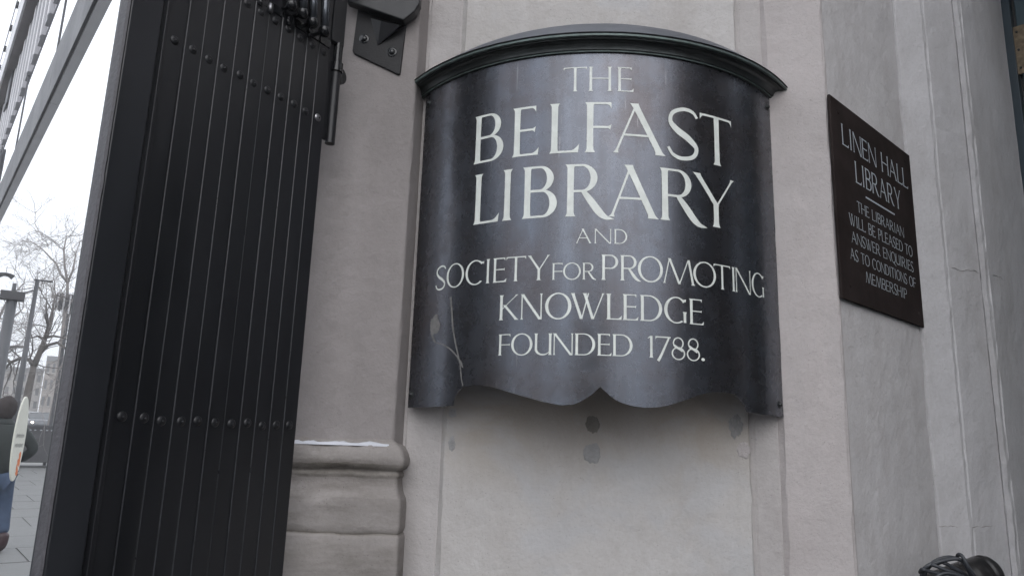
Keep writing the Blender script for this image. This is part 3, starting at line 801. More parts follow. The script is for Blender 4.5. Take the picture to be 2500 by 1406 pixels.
jline('LINEN HALL', (2051, 303, 353), (2212, 420, 461), 'line reading LINEN HALL')
jline('LIBRARY', (2084, 395, 447), (2195, 468, 512), 'line reading LIBRARY')
jline('THE LIBRARIAN', (2089, 492, 518), (2203, 558, 580), 'line reading THE LIBRARIAN')
jline('WILL BE PLEASED TO', (2069, 520, 548), (2224, 604, 628), 'line reading WILL BE PLEASED TO')
jline('ANSWER ENQUIRIES', (2075, 565, 592), (2226, 641, 664), 'line reading ANSWER ENQUIRIES')
jline('AS TO CONDITIONS OF', (2072, 605, 632), (2232, 681, 703), 'line reading AS TO CONDITIONS OF')
jline('MEMBERSHIP', (2110, 664, 690), (2210, 706, 730), 'line reading MEMBERSHIP')
a = onj(2110, 482); b = onj(2181, 525); zr = (a.z+b.z)/2
s = MB(); s.add([jplace(js(a), zr-.002, .0006), jplace(js(b), zr-.002, .0006), jplace(js(b), zr+.002, .0006), jplace(js(a), zr+.002, .0006)], [(0, 1, 2, 3)])
s.build('rule_line', M['letter2'], fp, fix=False)
for q in ((2043, 276), (2206, 394), (2073, 698), (2240, 765)):
    p = onj(*q); s = MB(); rivet_mesh(s, jplace(js(p), p.z, .0002), JN, .0045, .5); s.build('screw', M['flatplq'], fp, smooth=True)

# ------------------------------------------------------------------ the folding gate
GA = R(28.477); GD = Vector((math.sin(GA), math.cos(GA), 0)); GN = Vector((GD.y, -GD.x, 0))     # GN looks at the camera's side
far = V2(azpx(732, 900), 1.42)
UP = Vector((0, 0, 1))
def ong(px, py, o=0): return onplane(px, py, far+GN*o, GN)
def gs(px, py, o=0): return (ong(px, py, o)-far).dot(GD)
def gp(s_, o, z): return Vector((far.x+GD.x*s_+GN.x*o, far.y+GD.y*s_+GN.y*o, z))
gate = empty('folding_gate', Vector((far.x-GD.x*.2, far.y-GD.y*.2, 0)), 'black folded metal security gate of narrow riveted slats standing at the left', 'gate')
lines = [gs(x, 900) for x in (287, 339, 391, 438, 485, 525, 563, 600, 635, 670, 705, 732)]
pitch = (lines[-1]-lines[0])/11
zslat = [ong(x, y).z for x, y in ((695, 54), (727, 73), (755, 93))]; zs = sum(zslat)/3
z_r1 = sum(ong(x, y).z for x, y in ((295, 1026), (710, 1035)))/2
z_r2 = sum(ong(x, y).z for x, y in ((424, 105), (781, 293)))/2
z_r3 = sum(ong(x, y).z for x, y in ((611, 18), (799, 137)))/2
riv = None
def add_rivet(slat, s_, z, bright=False, r=.0084):
    global riv
    if riv is None or bright:
        m = MB(); rivet_mesh(m, Vector((0, 0, 0)), GN, r, .45, 14)
        m.k = 1; rivet_mesh(m, GN*(r*.42)+GD*.0012-UP*.0005, GN, .0022, .9, 8)
        o = m.build('rivet', [M['steel'] if bright else M['black'], M['black']], None, smooth=True)
        if not bright: riv = o
        o.parent = slat
    else:
        o = riv.copy(); C.objects.link(o); o.parent = slat
    o.location = gp(s_, .0052, z)-wloc(slat)
for i in range(11):
    a = lines[0]+pitch*i; b = a+pitch; s = MB()
    j = random.uniform(-.0008, .0008); dz = random.uniform(-.004, .004)
    gp_ = random.choice((.0002, .0003, .0004, .0016)); pr = [(a+.0002, -.005), (a+.0002, .0044+j), (a+.0013, .0060+j), (a+.0026, .0060+j), (b-.0025, .0050+j), (b-gp_-.0002, .0046+j), (b-gp_, -.005)]
    s.prism([gp(u, o_, .06) for u, o_ in pr], (0, 0, zs+dz-.06)); s.m[3] = 1
    sl_ = s.build('slat', [M['black'], M['edge_light']], gate)
    for z, dx in ((z_r1, 0), (z_r2, 0), (z_r3, .001)):
        add_rivet(sl_, (a+b)/2-.001+random.uniform(-.002, .002), z+random.uniform(-.002, .002), bright=(i == 10 and z == z_r2))
# darker dividing plates that stand behind the slats
s = MB(); s.prism([gp(lines[0]-.002, -.012, .06), gp(lines[-1]+.004, -.012, .06), gp(lines[-1]+.004, -.008, .06), gp(lines[0]-.002, -.008, .06)], (0, 0, 3.1)); s.build('backing_plate', M['black'], gate)
# end channel at the street side: broad face, thin front edge
e0 = gs(178, 900); e1 = gs(271, 900)
s = MB(); s.prism([gp(e0, -.03, .05), gp(e0, .004, .05), gp(e0+.002, .006, .05), gp(e1-.004, .006, .05), gp(e1-.002, .004, .05), gp(e1-.002, -.03, .05)], (0, 0, 3.3))
s.build('end_channel', M['glare_grey'], gate, bevel=.001)
s = MB(); s.prism([gp(e1+.0015, -.02, .05), gp(e1+.0015, .0105, .05), gp(lines[0]-.001, .0105, .05), gp(lines[0]-.001, -.02, .05)], (0, 0, 3.3))
s.build('angle_bar', M['black'], gate, bevel=.0012)
# weathered front edge, seen end on
wE = .030
s = MB(); n = 150; b0 = []
for k in range(n+1):
    z = .05+3.3*k/n
    j1 = .0012*noise.noise(Vector((0, 3, z*40)))+.0008*noise.noise(Vector((0, 9, z*120)))
    for u, o_ in ((e0-.0015, .0062+j1), (e0-.0045, .003+j1*.5), (e0-.005, -.015), (e0-.002, -.021)): s.v.append(gp(u, o_, z))
for k in range(n):
    for j in range(3): q = k*4+j; s.f.append([q, q+1, q+5, q+4]); s.m.append(0)
s.f.append([0, 1, 2, 3]); s.m.append(0)
s.build('worn_front_edge', M['edge'], gate, smooth=False)

# top of the gate: rail, lattice pivots, lever rods with ball ends
s = MB(); s.box(gp((lines[0]+lines[-1])/2, -.002, zs+.20), lines[-1]-lines[0], .010, .38, (GD, GN, UP)); s.build('top_rail', M['black'], gate, bevel=.002)
def steppts(x, y): q = ong(x, y, .004); return (q-far).dot(GD), q.z
s = MB()
for i in range(11):
    a = lines[0]+pitch*i
    s.box(gp(a+pitch*.5, .0045, zs+.010), pitch*.90, .004, .018, (GD, GN, UP))
s.build('lattice_plate', M['black_gloss'], gate, bevel=.001)
studs = [(664, 20, .007), (640, 4, .006), (759, 83, .006), (708, 52, .006)]
for x, y, r in studs:
    p = ong(x, y, .012); s = MB(); s.tube([p-UP*.008-GN*.004, p+UP*.009-GN*.004], r*.75, 10); s.build('pivot_stud', M['steel'] if r > .0065 else M['black_gloss'], gate, smooth=True)
OB = .030
for (bx, by, tx, r) in ((712, 14, 702, .0120), (739, 33, 729, .0118), (763, 56, 751, .0124), (792, 77, 777, .0128)):
    c = ong(bx, by, OB); top = ong(tx, 0, OB); d = (top-c); d = d.normalized()
    s = MB(); s.tube([c+UP*.006, c+UP*.05+GD*-.003, c+UP*.3-GD*.02], [.0085, .0094, .0096], 16); rod = s.build('lever_rod', M['rod'], gate, smooth=True)
    s = MB(); s.sphere(c, r, 16, 10); s.build('ball_end', M['black_gloss'], rod, smooth=True)
    s = MB(); s.tube([c-GN*.006, c-GN*(OB-.004)], .0038, 10); s.build('pivot_pin', M['black_gloss'], rod, smooth=True)
# gate post with hinge pin
zp = ong(830, 116, 0).z
pc = gs(826, 116)
s = MB(); s.box(gp(pc-.008, -.004, zp+.5), .036, .022, 1.0, (GD, GN, UP)); s.build('gate_post', M['black'], gate, bevel=.002)
ccx = ong(824, 135, 0); cs_ = (ccx-far).dot(GD)
zcol0 = ong(824, 180).z; zcol1 = ong(824, 158).z
def pin(z): return gp(cs_, 0, z)
s = MB(); s.tube([pin(zcol1-.005), pin(zp+.003)], .0105, 18); s.build('hinge_pin', M['black_gloss'], gate, smooth=True).modifiers.new('e', 'EDGE_SPLIT').split_angle = R(40)
s = MB(); s.tube([pin(zcol0), pin(zcol1)], .0142, 18); s.build('hinge_collar', M['black_gloss'], gate, smooth=True).modifiers.new('e', 'EDGE_SPLIT').split_angle = R(40)
zb_ = ong(806, 352).z
s = MB(); s.tube([pin(zb_), pin(zcol0-.001)], [.0105, .0108], 18); s.build('hinge_rod', M['black'], gate, smooth=True).modifiers.new('e', 'EDGE_SPLIT').split_angle = R(40)
s = MB(); s.box(gp((cs_-.004)/2, -.006, (zb_+.006+zp)/2), cs_+.006, .006, zp-zb_-.006, (GD, GN, UP)); s.build('hinge_leaf', M['black'], gate, bevel=.001)
# rounded ear of the collar
s = MB(); poly = []
ec = gp(cs_+.006, -.010, (zcol0+zcol1)/2-.008)
for k in range(17):
    a = -PI/2+PI*k/16; poly.append(ec+GD*(.010+.020*math.cos(a))+UP*.020*math.sin(a))
poly += [ec+UP*.016-GD*.004, ec-UP*.048-GD*.004]
s.prism(poly, GN*.007); s.build('hinge_ear', M['black_gloss'], gate, bevel=.001)

# ------------------------------------------------------------------ wall bracket beside the gate post
br = empty('wall_bracket', onY(930, 100, YL), 'black steel bracket plate screwed to the wall above the hinge pin', 'bracket')
yb = YL-.006
co = [(877, 12), (1000, 40), (977, 181), (972, 183), (865, 132), (860, 124)]
pts = [onY(*q, yb) for q in co]
pts[0] = onY(884, -60, yb); pts[1] = onY(1006, -60, yb)
s = MB(); s.prism(pts, (0, .012, 0)); s.build('back_plate', M['plate'], br, bevel=.0025, segs=3)
arm = [(845, -70), (845, 2), (880, 14), (985, 50), (1012, 28), (1024, 8), (1028, -70)]
s = MB(); s.prism([onY(*q, yb-.028) for q in arm], (0, .026, 0)); s.build('bracket_arm', M['black'], br, bevel=.003, segs=3)
s = MB(); g1 = [onY(*q, yb-.0305) for q in ((928, 50), (976, 62), (966, 78), (924, 112))]
g2 = [onY(*q, yb-.0005) for q in ((912, 40), (984, 62), (984, 62), (922, 110))]
s.add([onY(930, 52, yb-.024), onY(978, 62, yb-.020), onY(922, 112, yb-.0002), onY(905, 45, yb-.0002), onY(982, 66, yb-.0002)], [(0, 1, 2), (0, 2, 3), (1, 4, 2), (0, 3, 4, 1), (3, 2, 4)])
s.build('gusset', M['black'], br)
for q in ((889, 96), (957, 128)):
    p = onY(*q, yb); s = MB(); rivet_mesh(s, p, Vector((0, -1, 0)), .0125, .16); rivet_mesh(s, p-Vector((0, .0016, 0)), Vector((0, -1, 0)), .0075, .6); s.build('screw', M['black_gloss'], br, smooth=True)

# ------------------------------------------------------------------ spotlight with its cable wound round, low on the jamb
Yq = 1.62
lc = onY(2398, 1398, Yq)
lamp = empty('wall_spotlight', lc, 'black cylindrical lamp housing fixed low beside the doorway at bottom right', 'lamp')
ax = (Vector((-.93, -.10, -.30))).normalized()
e_end = onY(2404, 1384, Yq)
s = MB(); prof_ = [(-.0, .002), (.002, .016), (.006, .026), (.013, .0335), (.022, .0375), (.028, .0385), (.0285, .0372), (.031, .0372), (.0315, .0385), (.06, .0385), (.10, .038), (.16, .036), (.20, .036)]
o0 = onY(2436, 1392, Yq)
s.tube([o0+ax*t for t, r in prof_], [r for t, r in prof_], 36); hb = s.build('lamp_housing', M['lampbody'], lamp, smooth=True)
s = MB(); q = o0+ax*.12; s.tube([q, q+Vector((.08, .20, -.05))], .012, 10); s.build('mounting_arm', M['lampbody'], lamp, smooth=True)
cb = empty('coiled_cable', o0+ax*.12, 'grey rubber cable wound in loose loops round the lamp housing', 'cable')
xx = ax.cross(UP).normalized(); yy = ax.cross(xx)
random.seed(11)
def coil(t0, t1, r0, r1, turns, ph, rr, nm='cable_loop', tilt=.0):
    pts = []; n = int(40*turns)
    for k in range(n+1):
        u = k/n; a = ph+2*PI*turns*u
        r = r0+(r1-r0)*u+.0022*math.sin(a*1.3+ph)
        t = t0+(t1-t0)*u+tilt*math.sin(a)
        pts.append(o0+ax*t+xx*r*math.cos(a)+yy*r*math.sin(a))
    s = MB(); s.tube(pts, rr, 10); s.build(nm, M['rubber'], cb, smooth=True)
def strand(pts, Yd, rr=.0036):
    q = [onY(x, y, Yd+dy) for x, y, dy in pts]; P_ = []
    for k in range(len(q)-1):
        p0, p1, p2, p3 = q[max(k-1, 0)], q[k], q[k+1], q[min(k+2, len(q)-1)]
        for f in (0, .2, .4, .6, .8): P_.append(.5*((2*p1)+(-p0+p2)*f+(2*p0-5*p1+4*p2-p3)*f*f+(-p0+3*p1-3*p2+p3)*f**3))
    P_.append(q[-1]); s = MB(); s.tube(P_, rr, 10); s.build('cable_loop', M['rubber'], cb, smooth=True)
strand([(2256, 1440, .03), (2250, 1404, .01), (2262, 1382, 0), (2292, 1371, 0), (2330, 1363, -.01), (2350, 1369, -.01), (2362, 1387, -.01), (2372, 1410, 0), (2378, 1440, .02)], 1.565)
strand([(2336, 1362, .02), (2340, 1353, 0), (2350, 1358, -.01), (2365, 1384, -.015), (2382, 1410, -.01), (2396, 1445, 0)], 1.560)
strand([(2262, 1384, .02), (2276, 1378, 0), (2302, 1388, -.005), (2340, 1402, -.005), (2385, 1424, 0)], 1.562)
strand([(2246, 1396, .02), (2252, 1389, 0), (2266, 1393, 0), (2302, 1402, 0), (2345, 1416, 0), (2390, 1440, .01)], 1.558)
strand([(2290, 1374, .02), (2302, 1372, 0), (2326, 1384, 0), (2352, 1399, 0), (2380, 1422, .01)], 1.566)
strand([(2262, 1446, .03), (2256, 1412, .01), (2262, 1392, .006), (2284, 1368, .006), (2318, 1359, .006), (2342, 1366, .012)], 1.572)
strand([(2270, 1450, .01), (2282, 1412, 0), (2310, 1398, 0), (2345, 1408, 0), (2366, 1440, 0)], 1.556)
# ------------------------------------------------------------------ the neighbouring frontage hung above the pavement
M['fascia'] = mat('grey_metal_cladding', (.055, .056, .064), .5, var=.12, scale=2, rvar=.08)
M['fascia_d'] = mat('dark_grey_metal', (.06, .063, .075), .5, var=.12, scale=2)
M['fascia_l'] = mat('lit_grey_metal', (.72, .72, .74), .5, var=.1, scale=2)
M['piers'] = mat('pale_panel', (.42, .42, .45), .6, var=.08, scale=1.5)
M['soff'] = mat('brown_grey_soffit', (.17, .155, .155), .7, var=.2, scale=2)
LA = .8
nb = empty('neighbouring_frontage', st(6, LA), 'grey frontage high at upper left with long fascia beam, ribbed piers and cornice', 'building')
def hgt(px, py, l): return onplane(px, py, SN*l, SN).z
h_up = .5*(hgt(189, 0, LA)+hgt(0, 450, LA)); h_mid = .5*(hgt(232, 0, LA)+hgt(0, 495, LA))
lat2 = LA*1.10
h_lo = .5*(hgt(275, 0, LA)+hgt(0, 546, LA)); lat_r = LA*h_mid/h_lo if False else LA*((h_mid-EYE)/(h_lo-EYE))
s0, s1 = 2.6, 26
def beam(name, l0, l1, z0, z1, m, parent=nb, a=s0, b=s1):
    s = MB(); s.prism([SD*a+SN*l0+UP*z0, SD*b+SN*l0+UP*z0, SD*b+SN*l1+UP*z0, SD*a+SN*l1+UP*z0], (0, 0, z1-z0)); return s.build(name, m, parent, bevel=.004)
# fascia in panel lengths with open joints
jn = [onplane(x, y, SN*LA, SN).dot(SD) for x, y in ((135, 132), (36, 362))]
step = abs(jn[1]-jn[0]); sA = min(jn)-step*2
for k in range(9):
    a = sA+k*step+.008; b = sA+(k+1)*step-.008
    pn = beam('fascia_panel', LA, LA+.03, h_mid, h_up, M['fascia'], a=a, b=b)
    beam('underside_panel', LA+.034, lat_r, h_mid-.003, h_mid+.04, M['fascia_l'], a=a, b=b)  # underside coloured far paler than the face to look lit
beam('fascia_core', LA+.02, LA+.07, h_mid+.03, h_up-.03, M['fascia_d'])
h3 = .5*(hgt(137, 0, LA)+hgt(0, 370, LA)); h4 = hgt(98, 0, LA)
lc_ = LA*(h4-EYE)/(hgt(61, 0, LA)-EYE)              # how far the cornice stands out towards the street
h5 = hgt(51, 0, lc_); lr_ = lc_*(h5-EYE)/(hgt(37, 22, lc_)-EYE)
sB = [onplane(x, y, SN*lr_, SN).dot(SD) for x, y in ((37, 28), (22, 80))]
sP = [onplane(x, y, SN*LA, SN).dot(SD) for x, y in ((86, 15), (63, 80))]
stB, stP = abs(sB[1]-sB[0]), abs(sP[1]-sP[0])
beam('upper_wall', LA+.031, LA+.055, h3, h4+2.4, M['piers'])
k = 0; a = s0
while a < 24:
    beam('pier', LA-.02, LA+.03, h3, h4, M['piers'], a=a, b=a+stP*.30)
    beam('pier_moulding', LA-.034, LA-.021, h3+.02, h4-.05, M['fascia_l'], a=a+stP*.05, b=a+stP*.14); a += stP*.5
for a in (min(sP)+stP*1.6, min(sP)+stP*3.2):
    beam('vent_panel', LA-.07, LA-.04, h3+1.0, h3+2.4, M['fascia_d'], a=a, b=a+stP*.45)
beam('cornice', lc_+.04, LA+.2, h4+.01, h5-.05, M['soff'])
beam('cornice_roll', lc_, lc_+.038, h4+.05, h5, M['fascia_l'])
a = s0
while a < 24:
    q = SD*(a+(min(sB)-s0) % stB)
    s = MB(); s.box(q+SN*((lc_+lr_)/2-.01)+UP*(h5-.03), lc_-lr_, stB*.16, .08, (SN, SD, UP)); s.build('railing_bracket', M['fascia'], nb); a += stB
s = MB(); s.tube([SD*2.8+SN*lr_+UP*(h5), SD*26+SN*lr_+UP*(h5)], .012, 6); s.build('railing_wire', M['fascia_l'], nb)
for a in (2.7, 25.5):
    beam('column', LA+.11, LA+.4, 0.0 if a < 10 else gz(a), h4+.3, M['fascia'], a=a, b=a+.3)
for k, sj in enumerate([sA+step*i for i in range(1, 9)]):
    s = MB(); q = SD*sj+SN*(LA+.015); s.tube([q+UP*(h_up-.05), q+UP*(h3+.01)], .014, 8); s.build('hanger_rod', M['fascia_d'], nb)

# ------------------------------------------------------------------ street mirrored in the neighbour's glass, built as solid objects beyond
M['bark'] = mat('bark', (.12, .108, .10), .9, var=.25, scale=6)  # bark and twig tones raised to imitate glare over the far trees
M['bark2'] = mat('glare_paled_bark', (.24, .22, .21), .9, var=.25, scale=6)
M['twig'] = mat('twigs', (.26, .24, .23), .9, var=.2, scale=6)
M['pole'] = mat('painted_pole', (.075, .078, .085), .5, var=.1, scale=2)
M['dark'] = mat('dark_equipment', (.05, .05, .055), .5, var=.15)
M['farwall'] = mat('far_masonry', (.27, .235, .21), .85, var=.15, scale=.6)
M['farwall2'] = mat('far_pale_masonry', (.36, .34, .325), .85, var=.12, scale=.6)
M['farroof'] = mat('far_slates', (.15, .15, .16), .8, var=.15, scale=1)
M['glass'] = mat('window_glass', (.04, .045, .05), .12, var=.2, scale=1)

def ground_at(px, dist):
    """point on the ground in the direction of px, at that distance along the ground"""
    d = ray(px, 1000); d.z = 0; d.normalize(); p = d*dist; s_ = p.dot(SD)
    return Vector((p.x, p.y, gz(s_)))
def hpx(px, py, dist):
    d = ray(px, py); k = dist/math.hypot(d.x, d.y); return Vector((d.x*k, d.y*k, EYE+d.z*k))

def tree(base, skeleton, label, seed, nlev=4, bk='bark', grp='bare winter trees of the mirrored street, built solid', r0=.2, spread=.9):
    """skeleton: list of limb polylines (points, start radius, end radius) in world space; twigs grown from them"""
    rnd = random.Random(seed)
    t = empty('bare_tree', base, label, 'tree', grp)
    tr = MB(); br_ = MB(); tw = MB()
    for k, (pts, ra, rb) in enumerate(skeleton):
        n = len(pts); rr = [ra+(rb-ra)*i/(n-1) for i in range(n)]
        (tr if k == 0 else br_).tube(pts, rr, 8)
    def grow(p, d, L, r, lev):
        n = 4; pts = [p]; dd = d.copy()
        for i in range(n):
            dd = (dd+Vector((rnd.gauss(0, .22), rnd.gauss(0, .22), rnd.gauss(.03, .2)))).normalized()
            pts.append(pts[-1]+dd*L/n)
        (br_ if r > .02 else tw).tube(pts, [r*(1-.6*i/n) for i in range(n+1)], 5 if r > .02 else 3, cap=False)
        if lev > 0:
            for i in range(rnd.randint(3, 5)):
                k = rnd.randint(1, n); ax_ = Vector((rnd.gauss(0, 1), rnd.gauss(0, 1), rnd.gauss(0, 1))).normalized()
                nd = (dd*.75+ax_*.75*spread).normalized()
                grow(pts[k], nd, L*rnd.uniform(.5, .75), max(.004, r*.55), lev-1)
    for k, (pts, ra, rb) in enumerate(skeleton):
        if k == 0: continue
        for i in range(1, len(pts)):
            dseg = (Vector(pts[i])-Vector(pts[i-1])).normalized(); L = (Vector(pts[i])-Vector(pts[i-1])).length
            for c_ in range(2 if i < len(pts)-1 else 3):
                ax_ = Vector((rnd.gauss(0, 1), rnd.gauss(0, 1), rnd.gauss(0, 1))).normalized()
                grow(Vector(pts[i]), (dseg*.5+ax_*.9).normalized(), rnd.uniform(.9, 1.8), max(.012, rb*.8), nlev-2)
    tr.build('trunk', M[bk], t, smooth=True, fix=False)
    br_.build('branches', M[bk], t, smooth=True, fix=False)
    o = tw.build('twigs', M['twig'], t, fix=False); o['kind'] = 'stuff'
    return t
D = 26
b0 = ground_at(46, D)
def hp(pts, D_): return [hpx(x, y, D_+dz) for x, y, dz in pts]
sk = [([b0]+hp([(62, 990, 0), (70, 950, 0), (78, 915, 0), (83, 893, 0)], D), .12, .08),
      (hp([(83, 893, 0), (72, 878, 0), (50, 874, .3), (25, 885, .6), (8, 905, 1)], D), .07, .03),
      (hp([(83, 893, 0), (95, 865, 0), (108, 832, 0), (118, 800, .2), (128, 760, .3), (135, 720, .5)], D), .09, .025),
      (hp([(95, 865, 0), (116, 843, 0), (140, 836, -.4), (160, 850, -.8), (164, 870, -1)], D), .06, .02),
      (hp([(104, 826, 0), (92, 820, 0), (74, 826, .5)], D), .05, .015),
      (hp([(104, 826, 0), (130, 820, .3), (160, 825, .6)], D), .05, .02),
      (hp([(118, 800, 0), (112, 760, 0), (114, 730, 0), (98, 725, .3)], D), .03, .012)]
tree(b0, sk, 'bare dark forked tree standing just right of the tall light pole', 3)
D2 = 33
b1 = ground_at(125, D2)
sk = [([b1]+hp([(140, 960, 0), (150, 860, 0), (160, 760, 0), (164, 730, 0)], D2), .12, .07),
      (hp([(164, 730, 0), (165, 690, 0), (158, 650, 0), (156, 610, 0), (162, 577, .5), (195, 575, 1)], D2), .06, .012),
      (hp([(165, 690, 0), (148, 670, 0), (138, 645, 0), (105, 610, .5), (80, 592, 1), (55, 588, 1.2)], D2), .05, .01),
      (hp([(165, 690, 0), (178, 660, 0), (185, 620, 0), (195, 590, 1)], D2), .05, .012),
      (hp([(146, 600, 0), (120, 580, 0), (95, 565, .5), (85, 545, 1), (86, 520, 1)], D2), .02, .008),
      (hp([(156, 610, 0), (140, 600, 0), (130, 590, 0)], D2), .02, .01)]
tree(b1, sk, 'tall pale bare tree rising behind the slatted sign by the gate edge', 9, 4, 'bark2')
D3 = 40
b2 = ground_at(-60, D3)
sk = [([b2]+hp([(-40, 960, 0), (-30, 880, 0)], D3), .3, .2),
      (hp([(-30, 880, 0), (0, 820, 0), (25, 780, 0), (50, 760, 0)], D3), .12, .03),
      (hp([(-30, 880, 0), (-5, 850, 0), (40, 845, 0), (70, 850, 0)], D3), .1, .03),
      (hp([(-20, 860, 0), (10, 870, 0), (35, 890, 0)], D3), .08, .03),
      (hp([(-30, 880, 0), (-10, 790, 0), (20, 730, 0), (60, 690, 0)], D3), .08, .02)]
tree(b2, sk, 'bare tree reaching in from the left edge behind the box carrying pole', 21, 4)

# poles
D4 = 22
tb = ground_at(38, D4); top = hpx(93, 684, D4)
top.x, top.y = tb.x, tb.y
pl1 = empty('light_pole', tb, 'tall tapering grey pole with a small flat top arm beside the forked tree', 'pole')
hh = hpx(93, 684, D4).z
s = MB(); s.tube([tb, tb+UP*(hh-tb.z)], [.085, .045], 12); s.build('pole_shaft', M['pole'], pl1, smooth=True)
s = MB(); c = Vector((tb.x, tb.y, hh)); rt = Vector((math.cos(R(-36)), math.sin(R(36))*1, 0)).normalized()
s.box(c+rt*.13+UP*.0, .42, .08, .03, (rt, rt.cross(UP), UP)); s.build('top_arm', M['dark'], pl1)
D5 = 17
ta = ground_at(-18, D5)
pl2 = empty('camera_pole', ta, 'grey stepped pole carrying a dark equipment box near the left edge', 'pole')
za, zb2 = hpx(26, 722, D5).z, hpx(36, 692, D5).z
s = MB(); s.tube([ta, Vector((ta.x, ta.y, za))], [.105, .09], 12); s.build('lower_shaft', M['pole'], pl2, smooth=True)
s = MB(); s.tube([Vector((ta.x, ta.y, za)), Vector((ta.x, ta.y, zb2))], .036, 10); s.build('upper_shaft', M['pole'], pl2, smooth=True)
s = MB(); s.box(Vector((ta.x, ta.y, za+.0)), .40, .22, .17, (rt, rt.cross(UP), UP)); s.build('equipment_box', M['dark'], pl2, bevel=.01)
# hanging street lamp on span wires
D6 = 22
lp = hpx(14, 672, D6)
hl_ = empty('hanging_street_lamp', lp, 'dark fan shaped lamp hanging on wires at the left edge', 'lamp')
s = MB(); n = 10; poly = []
for k in range(n+1):
    a = R(215)+R(-250+0)*0+R(110)*0; u = -1+2*k/n; poly.append(lp+rt*(.19*u)+UP*(.04*(1-u*u)))
for k in range(n+1):
    u = 1-2*k/n; poly.append(lp+rt*(.13*u)+UP*(-.10+.075*(1-u*u)))
s.prism(poly, rt.cross(UP)*.16); s.build('lamp_hood', M['dark'], hl_)
wr = empty('span_wires', hpx(93, 700, D6), 'thin overhead wires strung from the tall pole to the left', 'wires')
for y0, y1 in ((686, 700), (701, 707), (712, 709)):
    A_ = Vector((tb.x, tb.y, hpx(88, y1, D4).z)); B_ = hpx(-120, y0-18, D6)
    s = MB(); s.tube([A_+(B_-A_)*k/10-UP*(.25*math.sin(PI*k/10)) for k in range(11)], .010, 5); s.build('wire', M['dark'], wr)
s = MB(); s.tube([lp+UP*.03, lp+UP*.22], .006, 5); s.build('hanger', M['dark'], hl_)

# slatted sign
D7 = 28
sg = empty('slatted_sign', ground_at(125, D7), 'small grey vertically slatted box sign on a post by the gate edge', 'sign')
c = hpx(163, 737, D7)
for k in range(7):
    s = MB(); s.box(c+rt*(-.25+.085*k)+UP*(-.02*k), .05, .10, .62, (rt, rt.cross(UP), UP)); s.build('sign_slat', M['pole'] if k % 2 else M['fascia_l'], sg)
s = MB(); s.box(c+rt.cross(UP)*-.09, .62, .06, .55, (rt, rt.cross(UP), UP)); s.build('sign_back', M['fascia'], sg)
s = MB(); pb = ground_at(125, D7); s.tube([Vector((c.x+rt.x*.1, c.y+rt.y*.1, pb.z)), Vector((c.x+rt.x*.1, c.y+rt.y*.1, c.z-.2))], .05, 8); s.build('sign_post', M['pole'], sg)

# planter box
D8 = 27.5
pb = ground_at(60, D8)
pt = empty('street_planter', pb, 'low dark grey planter box at the far end of the pavement', 'planter')
fwd = rt.cross(UP)
zt = hpx(95, 1040, D8).z
s = MB(); s.box(Vector((pb.x, pb.y, (pb.z+zt)/2+.05))+rt*.55, 1.6, .8, zt-pb.z-.15, (rt, fwd, UP)); s.build('planter_body', M['dark'], pt, bevel=.02)
s = MB(); s.box(Vector((pb.x, pb.y, zt))+rt*.55, 1.7, .9, .07, (rt, fwd, UP)); s.build('planter_rim', M['fascia'], pt, bevel=.01)
for k in range(9):
    s = MB(); s.sphere(Vector((pb.x, pb.y, zt-.12))+rt*(-.1+.15*k+random.uniform(-.03, .03))+(-fwd if fwd.y > 0 else fwd)*.40, .03, 8, 6, (1.6, .5, .6)); s.build('frost_patch', M['snow'], pt, smooth=True)

# cars
def car(px, dist, col, label, rotz, taxi=False, h=1.46):
    p = ground_at(px, dist); t = empty('car', p, label, 'car', 'cars waiting across the square')
    f = Vector((math.cos(rotz), math.sin(rotz), 0)); r_ = Vector((-f.y, f.x, 0))
    pm = mat('car_paint', col, .25, coat=.5, var=.03)
    def q(x, y, z): return p+f*x+r_*y+UP*z
    prof_ = [(-2.1, .35), (-2.15, .75), (-1.9, .95), (-1.2, 1.0), (1.0, .98), (2.0, .85), (2.18, .6), (2.15, .32)]
    s = MB(); s.prism([q(x, -.86, z) for x, z in prof_], r_*1.72); s.build('body', pm, t, bevel=.06)
    cab = [(-1.75, .96), (-1.25, h-.03), (-.2, h), (.35, h-.05), (1.15, .96)]
    s = MB(); s.prism([q(x, -.72, z) for x, z in cab], r_*1.44); s.build('cabin_glass', M['glass'], t, bevel=.08)
    s = MB(); s.prism([q(x, -.66, z) for x, z in ((-1.28, h-.02), (-.2, h+.015), (.38, h-.04), (.36, h-.075), (-1.28, h-.06))], r_*1.32); s.build('roof', pm, t)
    for x in (-1.35, 1.35):
        for y in (-.8, .8):
            s = MB(); s.tube([q(x, y-.1, .32), q(x, y+.1, .32)], .32, 16); s.build('wheel', M['black'], t)
    for y in (-.62, .62):
        s = MB(); s.sphere(q(2.08, y, .66), .10, 10, 6); s.build('headlight', M['headlight'], t)
M['headlight'] = mat('lit_headlight', (.9, .85, .75), .3, emit=(1, .82, .62), estr=9)
toC = math.atan2(-ray(90, 1000).y, -ray(90, 1000).x)
car(98, 66, (.06, .065, .075), 'dark car facing the camera with both headlights lit, middle of the far row', toC+.12)
car(60, 70, (.35, .36, .38), 'pale car half hidden behind the oval sign in the far row', toC+.4)
car(132, 69, (.10, .10, .11), 'dark grey car at the right of the far row by the gate edge', toC-.35)
car(20, 72, (.25, .26, .28), 'grey car behind the pedestrian in the far row', toC+.2)

